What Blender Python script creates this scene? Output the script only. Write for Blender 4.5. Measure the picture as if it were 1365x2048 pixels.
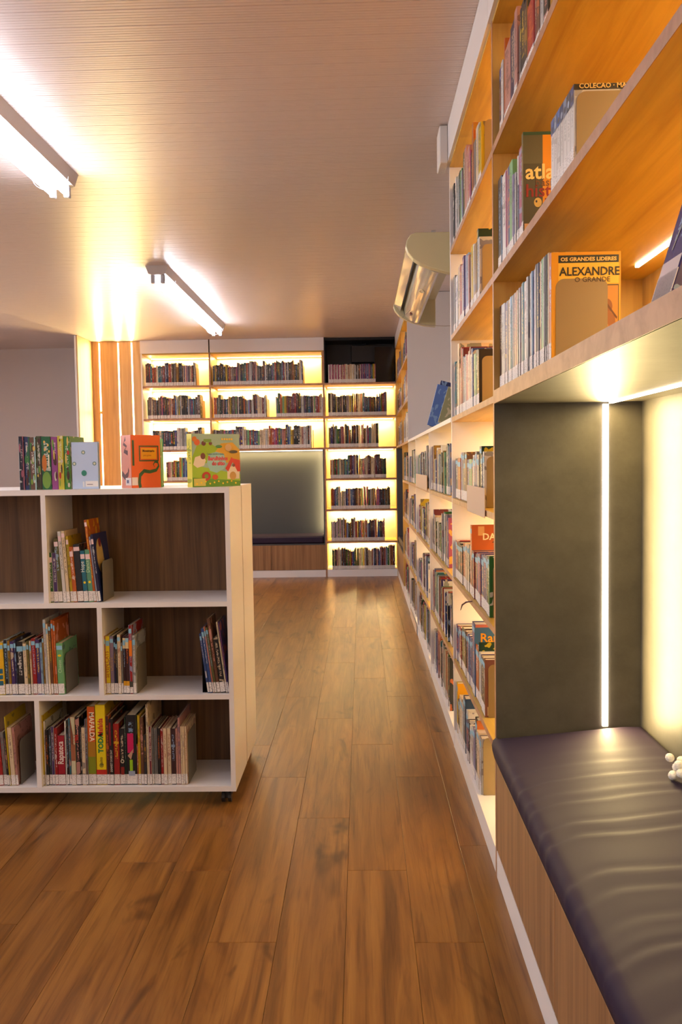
import bpy, bmesh, math, random
from mathutils import Matrix, Vector
random.seed(7)
S = bpy.context.scene
COL = S.collection
for o in list(bpy.data.objects): bpy.data.objects.remove(o)
# ------------------------------------------------------------- camera
f, PI_, YA, RO = 1684.3, .0558, .025, .0157
def w2(a, up, d):
    cp, sp, cy, sy = math.cos(PI_), math.sin(PI_), math.cos(YA), math.sin(YA)
    y = d*cp + up*sp; z = -d*sp + up*cp; x = a
    return Vector((x*cy - y*sy, x*sy + y*cy, z))
right = w2(math.cos(RO), -math.sin(RO), 0)
upv = w2(math.sin(RO), math.cos(RO), 0) 
fwd = w2(0, 0, 1)
upv = right.cross(fwd).normalized()
cd = bpy.data.cameras.new('camera'); cam = bpy.data.objects.new('camera', cd); COL.objects.link(cam)
M = Matrix((right, upv, -fwd)).transposed().to_4x4(); M.translation = (0, 0, 1.25)
cam.matrix_world = M
cd.sensor_fit = 'VERTICAL'; cd.sensor_height = 36; cd.lens = f/2048*36; cd.clip_start = .05
S.camera = cam
# ------------------------------------------------------------- world, light, exposure
W = bpy.data.worlds.new('world'); S.world = W; W.use_nodes = True
W.node_tree.nodes['Background'].inputs[0].default_value = (.75, .8, 1, 1)
W.node_tree.nodes['Background'].inputs[1].default_value = .05
S.view_settings.view_transform = 'Standard'; S.view_settings.look = 'None'
S.view_settings.gamma = 1; S.view_settings.use_curve_mapping = False
S.view_settings.exposure = 0.5
WARM = (1.0, .73, .31); COOL = (.84, .87, 1.0)
LED_W = 6.4          # watt per metre of strip
TUBE = 26.0          # emission strength of the fluorescent tubes
CEIL = 2.66
# added soft fill along the left wall, standing in for unseen windows
for wy in (-.6, 2.4, 5.4):
    wl = bpy.data.lights.new('left_fill', 'AREA'); wl.shape = 'RECTANGLE'; wl.size = 2.2; wl.size_y = 1.2; wl.energy = 24; wl.color = (.93, .95, 1.0)
    wo = bpy.data.objects.new('left_fill', wl); COL.objects.link(wo)
    wo.matrix_world = Matrix(((0, 0, -1, -5.12), (1, 0, 0, wy), (0, -1, 0, 1.6), (0, 0, 0, 1)))
def lin(r, g, b):
    h = lambda c: (c/255/12.92 if c <= 10 else ((c/255+.055)/1.055)**2.4)
    return (h(r), h(g), h(b), 1)
# ------------------------------------------------------------- materials
def mat(name, col, rough=.5, metal=0, spec=.5, coat=0):
    m = bpy.data.materials.new(name); m.use_nodes = True
    b = m.node_tree.nodes['Principled BSDF']
    b.inputs['Base Color'].default_value = lin(*col); b.inputs['Roughness'].default_value = rough
    b.inputs['Metallic'].default_value = metal; b.inputs['Specular IOR Level'].default_value = spec
    b.inputs['Coat Weight'].default_value = coat
    return m
def nd(m, t, **kw):
    n = m.node_tree.nodes.new(t)
    for k, v in kw.items(): setattr(n, k, v)
    return n
def lk(m, a, b): m.node_tree.links.new(a, b)
def ramp(m, fac, stops):
    r = nd(m, 'ShaderNodeValToRGB'); el = r.color_ramp.elements
    while len(el) < len(stops): el.new(.5)
    for e, (p, c) in zip(el, stops): e.position = p; e.color = c
    lk(m, fac, r.inputs[0]); return r.outputs[0]
def bump(m, h, strength=.2, dist=.01):
    b = nd(m, 'ShaderNodeBump'); b.inputs['Strength'].default_value = strength; b.inputs['Distance'].default_value = dist
    lk(m, h, b.inputs['Height']); lk(m, b.outputs[0], m.node_tree.nodes['Principled BSDF'].inputs['Normal'])
def coords(m, scale, rnd=0):
    g = nd(m, 'ShaderNodeNewGeometry'); mp = nd(m, 'ShaderNodeMapping'); mp.inputs['Scale'].default_value = scale
    lk(m, g.outputs['Position'], mp.inputs['Vector'])
    if rnd:
        oi = nd(m, 'ShaderNodeObjectInfo'); mu = nd(m, 'ShaderNodeVectorMath', operation='MULTIPLY_ADD')
        cb = nd(m, 'ShaderNodeCombineXYZ')
        for i in range(3): lk(m, oi.outputs['Random'], cb.inputs[i])
        mu.inputs[1].default_value = (rnd, rnd*1.7, rnd*.6)
        lk(m, cb.outputs[0], mu.inputs[0]); lk(m, mp.outputs[0], mu.inputs[2])
        return mu.outputs[0], oi.outputs['Random']
    return mp.outputs[0], None
def noise(m, v, scale=1, detail=4, rough=.55, dist=0):
    n = nd(m, 'ShaderNodeTexNoise'); n.inputs['Scale'].default_value = scale; n.inputs['Detail'].default_value = detail
    n.inputs['Roughness'].default_value = rough; n.inputs['Distortion'].default_value = dist
    lk(m, v, n.inputs['Vector']); return n.outputs[0]
def wood(name, dark, light, scale, rough=.45, rnd=0, bs=.05, spec=.5):
    m = mat(name, light, rough, spec=spec); v, r = coords(m, scale, rnd)
    a = noise(m, v, 1, 6, .6, .6)
    c = ramp(m, a, [(.3, lin(*dark)), (.62, lin(*light))])
    lk(m, c, m.node_tree.nodes['Principled BSDF'].inputs['Base Color']); bump(m, a, bs, .002)
    return m
def emis(name, col, st):
    m = bpy.data.materials.new(name); m.use_nodes = True; nt = m.node_tree; nt.nodes.clear()
    e = nt.nodes.new('ShaderNodeEmission'); o = nt.nodes.new('ShaderNodeOutputMaterial')
    e.inputs[0].default_value = (*col, 1); e.inputs[1].default_value = st; nt.links.new(e.outputs[0], o.inputs[0])
    return m
white = mat('white_laminate', (226, 220, 216), .4)
whitew = mat('white_paint', (214, 206, 198), .6)
M_wall = mat('wall_paint', (206, 194, 188), .8)
oak_y = wood('oak_laminate_along', (176, 134, 52), (206, 168, 74), (22, 1.6, 22), .42)     # grain along Y
oak_x = wood('oak_laminate_across', (176, 134, 52), (206, 168, 74), (1.6, 22, 22), .42)
oak_z = wood('oak_laminate_upright', (174, 130, 60), (204, 163, 86), (26, 26, 1.4), .42)
oakt = wood('pale_oak_board', (176, 140, 92), (204, 168, 118), (30, 30, 1.3), .5)
oakb = wood('oak_drawer_front', (118, 82, 50), (158, 116, 74), (30, 45, 1.2), .5)
walnut = wood('walnut_back_panel', (72, 48, 26), (122, 88, 52), (34, 30, 1.3), .55)
edge = wood('oak_edge_band', (150, 104, 72), (176, 130, 96), (20, 20, 20), .45)
cream = mat('cream_laminate', (226, 208, 176), .45)
slate = mat('slate_laminate', (86, 80, 68), .45)
v_, _ = coords(slate, (9, 9, 9)); lk(slate, ramp(slate, noise(slate, v_, 1, 8, .7), [(.3, lin(76, 71, 60)), (.7, lin(95, 89, 76))]), slate.node_tree.nodes['Principled BSDF'].inputs['Base Color'])
slate_d = mat('slate_laminate_dark', (66, 68, 70), .5)
black = mat('black_panel', (14, 13, 13), .35)
blackgl = mat('black_glass', (6, 6, 7), .08)
blackpl = mat('black_plastic', (22, 22, 24), .4)
chrome = mat('steel', (170, 168, 165), .25, 1)
tan_metal = mat('bookend_enamel', (150, 126, 84), .36)
grey_metal = mat('bookend_grey', (118, 108, 92), .45)
acpl = mat('air_conditioner_warm_shade', (205, 194, 150), .4)  # white plastic with warm shade put into its colour as an olive tint
acbody = mat('air_conditioner_gloss', (196, 184, 168), .12, coat=.5)
cable = mat('cable_sheath', (176, 160, 140), .6)
paper = mat('page_paper', (222, 208, 180), .8)
g_ = coords(paper, (300, 300, 2)); bump(paper, noise(paper, g_[0], 1, 2), .3, .001)
beige_card = mat('beige_card', (204, 176, 148), .7)
vinyl = mat('navy_vinyl', (48, 38, 56), .64, spec=.16)
v_, _ = coords(vinyl, (350, 350, 350)); bump(vinyl, noise(vinyl, v_, 1, 2), .06, .0005)
yarn = mat('white_yarn', (235, 228, 215), .9)
tube_m = emis('fluorescent_glow', COOL, TUBE)
led_m = emis('led_diffuser_glow', (1.0, .84, .66), 9)
tubecap = mat('tube_cap', (190, 190, 195), .4)
batten = mat('batten_enamel', (196, 188, 184), .45)
# white spine label with printed marks
label_m = mat('spine_label_paper', (226, 218, 210), .6)
v_, _ = coords(label_m, (210, 210, 330)); lk(label_m, ramp(label_m, noise(label_m, v_, 1, 1, .5), [(.36, lin(178, 168, 162)), (.46, lin(222, 214, 208))]), label_m.node_tree.nodes['Principled BSDF'].inputs['Base Color'])
blue_st = mat('blue_sticker', (130, 180, 205), .5)
pink_st = mat('pink_sticker', (226, 196, 196), .5)
# ceiling
ceil_m = mat('ceiling_pvc', (214, 198, 190), .32, spec=.5)
# floor planks
fl = mat('floor_vinyl_plank', (150, 95, 50), .30, spec=.5)
v, r = coords(fl, (13, 1.1, 1), 40)
n1 = noise(fl, v, 1, 7, .62, 1.2)
c1 = ramp(fl, n1, [(.27, lin(92, 56, 22)), (.5, lin(134, 88, 37)), (.72, lin(158, 110, 50))])
v2, _ = coords(fl, (7, 2.2, 1), 23); n2 = noise(fl, v2, 1, 3, .6, .8)
k2 = ramp(fl, n2, [(.28, (.34, .28, .24, 1)), (.39, (1, 1, 1, 1))])
v3, _ = coords(fl, (90, 3.0, 1), 11); n3 = noise(fl, v3, 1, 3, .6, .5)
k3 = ramp(fl, n3, [(.34, (.72, .66, .62, 1)), (.5, (1, 1, 1, 1))])
kr = ramp(fl, r, [(0, (.90, .89, .88, 1)), (1, (1.04, 1.03, 1.0, 1))])
def mul(m, a, b):
    x = nd(m, 'ShaderNodeMix', data_type='RGBA', blend_type='MULTIPLY'); x.inputs[0].default_value = 1
    lk(m, a, x.inputs[6]); lk(m, b, x.inputs[7]); return x.outputs[2]
lk(fl, mul(fl, mul(fl, mul(fl, c1, k2), k3), kr), fl.node_tree.nodes['Principled BSDF'].inputs['Base Color'])
bump(fl, n3, .08, .001)
floor_sub = mat('floor_joint', (74, 46, 24), .8)
# book covers: colours come from face colours, the pattern from the unwrap
def book_mat():
    m = mat('book_cover', (200, 200, 200), .38)
    B = m.node_tree.nodes['Principled BSDF']
    a = nd(m, 'ShaderNodeAttribute', attribute_name='Col'); b = nd(m, 'ShaderNodeAttribute', attribute_name='Acc')
    uv = nd(m, 'ShaderNodeUVMap', uv_map='UVMap'); sp = nd(m, 'ShaderNodeSeparateXYZ'); lk(m, uv.outputs[0], sp.inputs[0])
    def mth(op, x, y=None, z=None):
        n = nd(m, 'ShaderNodeMath', operation=op)
        for i, q in enumerate((x, y, z)):
            if q is None: continue
            if isinstance(q, (int, float)): n.inputs[i].default_value = q
            else: lk(m, q, n.inputs[i])
        return n.outputs[0]
    seed = mth('MULTIPLY', b.outputs['Alpha'], 37.0)
    def nz(sx, sy, off):
        c = nd(m, 'ShaderNodeCombineXYZ'); lk(m, mth('MULTIPLY', sp.outputs[0], sx), c.inputs[0]); lk(m, mth('MULTIPLY', sp.outputs[1], sy), c.inputs[1]); lk(m, mth('ADD', seed, off), c.inputs[2])
        return noise(m, c.outputs[0], 1, 1.5, .5)
    isp = mth('LESS_THAN', sp.outputs[0], 1.5)
    letters = mth('GREATER_THAN', nz(3.5, 46, 0), .5)
    inx = mth('LESS_THAN', mth('ABSOLUTE', mth('SUBTRACT', sp.outputs[0], .5)), .24)
    lo = mth('ADD', mth('MULTIPLY', b.outputs['Alpha'], .25), .28)
    iny = mth('MULTIPLY', mth('GREATER_THAN', sp.outputs[1], lo), mth('LESS_THAN', sp.outputs[1], .9))
    t1 = mth('MULTIPLY', mth('MULTIPLY', letters, inx), mth('MULTIPLY', iny, isp))
    band = mth('MULTIPLY', mth('MULTIPLY', isp, mth('GREATER_THAN', nz(.2, 5, 9), .64)), .55)
    cov = mth('MULTIPLY', mth('MULTIPLY', mth('SUBTRACT', 1, isp), mth('GREATER_THAN', nz(5, 6, 4), .58)), .6)
    fac = mth('MAXIMUM', mth('MULTIPLY', t1, .62), mth('MAXIMUM', band, cov))
    x = nd(m, 'ShaderNodeMix', data_type='RGBA'); lk(m, fac, x.inputs[0]); lk(m, a.outputs['Color'], x.inputs[6]); lk(m, b.outputs['Color'], x.inputs[7])
    lk(m, x.outputs[2], B.inputs['Base Color'])
    return m
cover_m = book_mat()
print_m = mat('printed_ink', (200, 200, 200), .4)
_a = nd(print_m, 'ShaderNodeAttribute', attribute_name='Col'); lk(print_m, _a.outputs['Color'], print_m.node_tree.nodes['Principled BSDF'].inputs['Base Color'])
# ------------------------------------------------------------- geometry helpers
class MB:
    def __init__(s): s.v = []; s.f = []; s.mi = []; s.c = []; s.a = []; s.uv = []
    def quad(s, pts, mi=0, c=None, a=None, uv=None):
        n = len(s.v); s.v += [tuple(p) for p in pts]; s.f.append(tuple(range(n, n+len(pts)))); s.mi.append(mi)
        s.c.append(c or (1, 1, 1, 1)); s.a.append(a or (1, 1, 1, 1)); s.uv.append(uv or [(5, 5)]*len(pts))
    def box(s, x0, x1, y0, y1, z0, z1, mi=0, c=None, a=None, T=None):
        P = [Vector(p) for p in ((x0,y0,z0),(x1,y0,z0),(x1,y1,z0),(x0,y1,z0),(x0,y0,z1),(x1,y0,z1),(x1,y1,z1),(x0,y1,z1))]
        if T is not None: P = [T @ p for p in P]
        for q in ((0,3,2,1),(4,5,6,7),(0,1,5,4),(1,2,6,5),(2,3,7,6),(3,0,4,7)):
            n = len(s.v)
            s.quad([P[i] for i in q], mi, c, a)
    def prism(s, prof, axis, a0, a1, mi=0, c=None):
        def pt(u, w, t): return {'x': (t, u, w), 'y': (u, t, w), 'z': (u, w, t)}[axis]
        n = len(prof)
        for i in range(n):
            p, q = prof[i], prof[(i+1) % n]
            s.quad([pt(*p, a0), pt(*q, a0), pt(*q, a1), pt(*p, a1)], mi, c)
        s.quad([pt(*p, a0) for p in prof][::-1], mi, c); s.quad([pt(*p, a1) for p in prof], mi, c)
    def tube(s, pts, r, n=8, mi=0, c=None):
        rings = []
        for i, p in enumerate(pts):
            p = Vector(p); d = (Vector(pts[min(i+1, len(pts)-1)]) - Vector(pts[max(i-1, 0)])).normalized()
            e = d.cross(Vector((0, 0, 1)) if abs(d.z) < .9 else Vector((1, 0, 0))).normalized(); g = d.cross(e)
            rr = r[i] if isinstance(r, list) else r
            rings.append([p + e*rr*math.cos(2*math.pi*k/n) + g*rr*math.sin(2*math.pi*k/n) for k in range(n)])
        for A, B in zip(rings, rings[1:]):
            for k in range(n): s.quad([A[k], A[(k+1) % n], B[(k+1) % n], B[k]], mi, c)
        s.quad(rings[0][::-1], mi, c); s.quad(rings[-1], mi, c)
    def mesh(s, name, mats, bevel=0, smooth=False, attrs=False, merge=True):
        me = bpy.data.meshes.new(name); me.from_pydata(s.v, [], s.f)
        for m in (mats if isinstance(mats, list) else [mats]): me.materials.append(m)
        me.polygons.foreach_set('material_index', s.mi)
        if attrs:
            ca = me.color_attributes.new('Col', 'FLOAT_COLOR', 'CORNER'); cb = me.color_attributes.new('Acc', 'FLOAT_COLOR', 'CORNER'); ul = me.uv_layers.new(name='UVMap')
            C, A, U = [], [], []
            for i, fc in enumerate(s.f):
                for k in range(len(fc)): C += s.c[i]; A += s.a[i]; U += s.uv[i][k]
            ca.data.foreach_set('color', C); cb.data.foreach_set('color', A); ul.data.foreach_set('uv', U)
        if merge or bevel:
            bm = bmesh.new(); bm.from_mesh(me); bmesh.ops.remove_doubles(bm, verts=bm.verts, dist=1e-5)
            bmesh.ops.recalc_face_normals(bm, faces=bm.faces)
            if bevel: bmesh.ops.bevel(bm, geom=[e for e in bm.edges if len(e.link_faces) == 2 and e.calc_face_angle() > .6], offset=bevel, segments=1, affect='EDGES', clamp_overlap=True)
            bm.to_mesh(me); bm.free()
        if smooth: me.polygons.foreach_set('use_smooth', [True]*len(me.polygons))
        me.update(); return me
    def obj(s, name, mats, parent=None, **kw):
        return link(name, s.mesh(name, mats, **kw), parent)
def link(name, me, parent=None):
    o = bpy.data.objects.new(name, me); COL.objects.link(o)
    if parent is not None:
        o.parent = parent
        if parent.get('_w'): o.matrix_parent_inverse = Matrix.Translation(parent.location).inverted() if parent.type == 'EMPTY' and parent['_w'] == 1 else Matrix()
    return o
def tag(o, label=None, cat=None, group=None, kind=None):
    if label: o['label'] = label
    if cat: o['category'] = cat
    if group: o['group'] = group
    if kind: o['kind'] = kind
    return o
def empty(name, loc=(0, 0, 0), label=None, cat=None, group=None, world=True):
    o = bpy.data.objects.new(name, None); COL.objects.link(o); o.location = loc; o.empty_display_size = .05
    if world: o['_w'] = 1
    return tag(o, label, cat, group)
def boxo(name, m, p, x0, x1, y0, y1, z0, z1, bevel=0):
    b = MB(); b.box(x0, x1, y0, y1, z0, z1); return b.obj(name, m, p, bevel=bevel)
NLED = 0
def led(p, a, b, out, w=.010, power=LED_W, side=None):
    """LED channel from a to b (slim diffuser bar) with a lamp that throws along `out`"""
    global NLED
    a, b, out = Vector(a), Vector(b), Vector(out).normalized(); d = (b-a); L = d.length; d.normalize(); s = d.cross(out)
    m = MB(); h = .006
    P = [a - s*w/2, a + s*w/2, b + s*w/2, b - s*w/2]; Q = [q + out*h for q in P]
    m.quad(P); m.quad(Q)
    for i in range(4): m.quad([P[i], P[(i+1) % 4], Q[(i+1) % 4], Q[i]])
    o = m.obj('led_strip', led_m, p)
    ld = bpy.data.lights.new('led_lamp', 'AREA'); ld.shape = 'RECTANGLE'; ld.size = L; ld.size_y = w; ld.energy = power*L; ld.color = WARM
    lo = bpy.data.objects.new('led_lamp', ld); COL.objects.link(lo)
    R = Matrix((d, out.cross(d)*1.0, -out)).transposed()
    # build a right handed frame: x along the strip, z opposite to the throw
    z = -out; x = d; y = z.cross(x); R = Matrix((x, y, z)).transposed().to_4x4(); R.translation = (a+b)/2 + out*(h+.0015)
    lo.matrix_world = R; NLED += 1
    return o
def text_mesh(body, size, m, parent, T, extrude=.0002, sx=1.0, name='lettering', align='LEFT', bold=0):
    cu = bpy.data.curves.new('t', 'FONT'); cu.body = body; cu.size = size; cu.extrude = extrude; cu.align_x = align; cu.offset = bold; cu.resolution_u = 2
    to = bpy.data.objects.new('t', cu); me = bpy.data.meshes.new_from_object(to); me.name = name
    bpy.data.objects.remove(to); bpy.data.curves.remove(cu)
    me.transform(Matrix.Scale(sx, 4, (1, 0, 0))); me.transform(T)
    me.materials.clear(); me.materials.append(m)
    return link(name, me, parent)
INK = {}
def ink(r, g, b):
    if (r, g, b) not in INK: INK[(r, g, b)] = mat('ink_%d_%d_%d' % (r, g, b), (r, g, b), .45)
    return INK[(r, g, b)]
# ============================================================= the setting
XL, XR, YN, YF = -5.2, .84, -3.2, 9.83
def struct(name, m, *b): o = boxo(name, m, None, *b); o['kind'] = 'structure'; return o
floor = struct('floor', floor_sub, XL, XR, YN, 10.0, -.06, -.004)
pw, plen = .1815, 1.172
colx = [-.06 + pw*i for i in range(-18, 4)]
ends = {0: 2.533, -1: 2.921, -2: 2.142, -3: 2.533, 1: 2.140, 2: 2.7}
def plank_mesh(w, l):
    b = MB(); e = .0004; b.box(e, w-e, e, l-e, -.004, 0); return b.mesh('floor_plank', fl, bevel=.0007)
full = plank_mesh(pw, plen); npl = 0
for i, x in enumerate(colx):
    k = round((x+.06)/pw); e0 = ends.get(k, 2.142 + ((k*7919) % 13)/13*plen)
    y = e0 - math.ceil((e0-1.55)/plen)*plen
    while y < YF-.3:
        if x+pw <= .46 + .2:
            y1 = min(y+plen, YF); x1 = min(x+pw, XR)
            me = full if (y1-y > plen-.001 and x1-x > pw-.001) else plank_mesh(x1-x, y1-y)
            o = link('floor_plank', me, floor); o.location = (x, y, 0); npl += 1
        y += plen
# wide runs of plank out of the frame's view, joined
b = MB()
for x in [XL + .1815*i for i in range(0, 11)]:
    if x+.18 > colx[0]-.001: break
    for j in range(12): b.box(x+.001, x+.1805, -3+j*1.172, -3+(j+1)*1.172-.002, -.004, 0)
for i in range(30):
    x = colx[0]+i*pw
    if x+pw > XR: break
    for j in range(4): b.box(x+.001, x+pw-.001, 1.3-(j+1)*1.172, 1.3-j*1.172-.002, -.004, -.0002)
o = b.obj('distant_planks', fl, floor, merge=False); o['kind'] = 'stuff'
wall_left = struct('wall_left', M_wall, XL-.1, XL, YN, 10, 0, CEIL)
wall_right = struct('wall_right', M_wall, XR, XR+.1, YN, 10, 0, CEIL)
wall_front = struct('wall_front', M_wall, XL, XR, YN-.1, YN, 0, CEIL)
wall_back = struct('wall_back', M_wall, XL, XR, YF+.0, YF+.1, 0, CEIL)
ceiling = struct('ceiling', M_wall, XL, XR, YN, 10, CEIL+.012, CEIL+.1)
# ceiling of narrow plastic boards, each with a joint groove and a row of fine reeds
sw = .0965
prof = [(0, .012), (0, .004), (.003, 0)]
for k in range(1, 6):
    yy = .003 + (sw-.006)*k/6
    prof += [(yy-.0016, 0), (yy, .0011 if k != 3 else .003), (yy+.0016, 0)]
prof += [(sw-.003, 0), (sw, .004), (sw, .012)]
sb = MB()
for (y0, z0), (y1, z1) in zip(prof, prof[1:]):
    sb.quad([(XL, y0, z0), (XR, y0, z0), (XR, y1, z1), (XL, y1, z1)])
slat = sb.mesh('ceiling_slat', ceil_m)
y = 4.009 - sw*74
while y < YF+.0:
    o = link('ceiling_slat', slat, ceiling); o.location = (0, y, CEIL); y += sw
# ============================================================= ceiling fluorescents
def fixture(x, y0, y1, label):
    e = empty('fluorescent_light', (x, (y0+y1)/2, CEIL), label, 'ceiling light', 'twin tube ceiling lights')
    z = CEIL
    pr = [(x-.08, z), (x-.06, z-.055), (x-.035, z-.062), (x+.035, z-.062), (x+.06, z-.055), (x+.08, z)]
    b = MB(); b.prism(pr, 'y', y0, y1); b.obj('housing', batten, e)
    for s in (-.034, .034):
        t = MB(); t.tube([(x+s, y0+.05, z-.098), (x+s, y1-.05, z-.098)], .0135, 12); t.obj('tube', tube_m, e, smooth=True)
        for yy in (y0+.035, y1-.035):
            h = MB(); h.box(x+s-.014, x+s+.014, yy-.015, yy+.015, z-.118, z-.058); h.obj('lamp_holder', tubecap, e, bevel=.004)
    for yy, r in ((y0+.22, .085), (y1-.16, .085)):
        w = MB(); w.tube([(x+r*math.cos(a), yy, z-.06+ .062*math.sin(a)) for a in [math.pi*(1+i/14) for i in range(15)]], .0016, 5); w.obj('retaining_wire', tubecap, e)
    return e
fixture(-1.41, 5.93, 8.42, 'far twin tube ceiling light, nearer to the lit wall bookcase')
fixture(-1.42, 1.62, 4.10, 'near twin tube ceiling light, cut by the photo edge above rolling bookcase')
fixture(-1.42, -2.9, -.45, 'twin tube ceiling light behind the viewer')
fixture(-4.1, 1.62, 4.10, 'twin tube ceiling light over the far left of the room')
fixture(-4.1, 5.6, 8.1, 'added unseen twin tube ceiling light brightening the far left wall')  # unseen fixture, added to brighten the far left wall
fixture(-4.1, -2.9, -.45, 'twin tube ceiling light behind the viewer at left')
# ============================================================= right hand wall: near bay with window seat
LV = {7: 2.158, 6: 1.794, 5: 1.446, 4: 1.10, 3: .755, 2: .397, 1: .08}   # top faces of the shelves
TOP = 2.52
FX, BX = .392, .82        # front and back planes of the right hand cases
def shelf(p, m, x0, x1, y0, y1, z, t=.02, em=None, front='x'):
    o = boxo('shelf', m, p, x0, x1, y0, y1, z-t, z)
    if em:
        if front == 'x': boxo('edge_band', em, o, x0-.0012, x0, y0, y1, z-t, z)
        else: boxo('edge_band', em, o, x0, x1, y0-.0012, y0, z-t, z)
    return o
A = empty('window_seat_bookcase', (.6, 1.0, 0), 'near oak bookcase with padded bench alcove below, at right edge', 'bookcase')
boxo('side_panel', oak_z, A, FX, BX, 2.487, 2.506, 1.459, TOP)
boxo('side_panel', slate, A, FX, BX, 2.487, 2.506, 0.0, 1.459)
boxo('edge_band', edge, A, FX-.001, FX, 2.487, 2.506, 0, TOP)
boxo('back_panel', oak_z, A, BX, BX+.012, -.9, 2.487, 1.459, TOP)
boxo('alcove_back', slate, A, BX, BX+.012, -.9, 2.487, .36, 1.421)
boxo('seat_canopy', slate, A, FX, BX, -.9, 2.487, 1.421, 1.440)
o = boxo('shelf', oak_y, A, FX-.002, BX, -.9, 2.487, 1.440, 1.459); boxo('edge_band', edge, o, FX-.004, FX-.002, -.9, 2.487, 1.421, 1.459)
for z in (LV[6], LV[7]): shelf(A, oak_y, FX, BX, -.9, 2.487, z, .022, edge)
boxo('shelf', oak_y, A, FX, BX, -.9, 2.487, TOP-.02, TOP)
boxo('side_panel', oak_z, A, FX, BX, -.92, -.90, 0, TOP)
boxo('fascia', white, A, FX-.012, FX+.006, -.92, 2.50, TOP-.012, CEIL-.002)
boxo('plinth', white, A, FX, FX+.018, -.9, 2.487, 0, .082)
for i, (a, c) in enumerate(((1.729, 2.485), (.972, 1.726), (.215, .969), (-.54, .212))):
    boxo('drawer_front', oakb, A, FX, FX+.018, a, c, .086, .352, .0008)
boxo('seat_board', slate, A, FX+.004, BX, -.9, 2.487, .352, .366)
led(A, (.715, 2.35, TOP-.02), (.715, -.8, TOP-.02), (0, 0, -1), power=LED_W*.6)
for z in (LV[7]-.022, LV[6]-.022): led(A, (.747, 2.31, z), (.747, -.8, z), (0, 0, -1), power=LED_W*.46)
led(A, (.722, 2.46, 1.421), (.722, -.8, 1.421), (0, 0, -1), power=LED_W*.6)
led(A, (.714, 2.487, 1.415), (.714, 2.487, .462), (0, -1, 0), w=.016, power=LED_W*1.3)
# bench cushion with real creases
def cushion_mesh(name, x0, x1, y0, y1, zb, zt, zback, creases, m, nx=34, ny=300, r=.022):
    def top(x, y):
        u = (x-x0)/(x1-x0); h = zt + (zback-zt)*min(1, u*1.15)
        yy = y + .10*max(0, 1-(x-x0)/.11)**2*.6
        for c, a, w in creases:
            a *= .6; w = w*1.25; d = yy - c - .006*math.sin(x*19+c*7)
            fade = max(0, 1-max(0, (x-x0)/(x1-x0)-.93)*9)
            h += a*fade*(math.exp(-abs(d)/w) if d < 0 else math.exp(-abs(d)/(w*.35))) - a*.55*fade*math.exp(-((d-w*.9)/(w*.6))**2)
        return h
    vs, fs = [], []
    ys = [y0+(y1-y0)*j/ny for j in range(ny+1)]
    pr = []
    pr.append((x0+.002, 0, 'b'));  pr += [(x0-.004, .35, 's'), (x0-.006, .6, 's'), (x0-.003, .82, 's')]
    for j, y in enumerate(ys):
        row = [(x0+.002, y, zb)]
        hh = top(x0+.02, y)
        for dx, k in ((-.004, .35), (-.006, .6), (-.002, .82), (.008, .95)):
            dd = 0
            for c, a, w in creases: dd += a*.5*math.exp(-((y-c+.055)/(w*.7))**2)
            row.append((x0+dx-dd, y, zb+(hh-zb)*k))
        for i in range(nx+1):
            x = x0+.02+(x1-.004-x0-.02)*i/nx; row.append((x, y, top(x, y) - .012*max(0, 1-(y1-y)/.02)*(1 if y1-y < .02 else 0)))
        row.append((x1, y, zb))
        vs += row
    n = nx+1+6
    for j in range(ny):
        for i in range(n-1): fs.append((j*n+i, (j+1)*n+i, (j+1)*n+i+1, j*n+i+1))
        fs.append((j*n, j*n+n-1, (j+1)*n+n-1, (j+1)*n))
    fs.append(tuple(range(n))[::-1]); fs.append(tuple(ny*n+i for i in range(n)))
    me = bpy.data.meshes.new(name); me.from_pydata(vs, [], fs); me.materials.append(m)
    bm = bmesh.new(); bm.from_mesh(me); bmesh.ops.recalc_face_normals(bm, faces=bm.faces); bm.to_mesh(me); bm.free()
    me.polygons.foreach_set('use_smooth', [True]*len(me.polygons)); return me
cr = [(2.276, .0015, .03), (2.195, .003, .022), (2.107, .0055, .018), (2.025, .003, .02), (1.969, .0045, .018), (1.855, .0055, .017), (1.787, .006, .018), (1.621, .0055, .02), (1.547, .0035, .018), (1.446, .003, .02), (1.401, .002, .03), (1.361, .0045, .016), (1.29, .002, .03), (1.2, .003, .02), (1.06, .003, .02)]
cu = link('bench_cushion', cushion_mesh('bench_cushion', FX-.008, BX-.002, -.85, 2.485, .3665, .432, .466, cr, vinyl), None)
tag(cu, 'long creased navy vinyl cushion on the near bench alcove', 'cushion')
# crocheted white toy at the edge of the frame
b = MB(); me = bpy.data.meshes.new('crochet_toy'); bm = bmesh.new()
for i in range(15):
    a = i*2.4; rr = .012+.011*(i % 3)
    bmesh.ops.create_icosphere(bm, subdivisions=2, radius=.011, matrix=Matrix.Translation((rr*math.cos(a), rr*math.sin(a), .011+.0035*i*.9)))
bm.to_mesh(me); bm.free(); me.materials.append(yarn)
o = link('crochet_toy', me); o.location = (.770, 2.03, .462); tag(o, 'small white crocheted toy on the navy cushion at right photo edge', 'toy')
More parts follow.
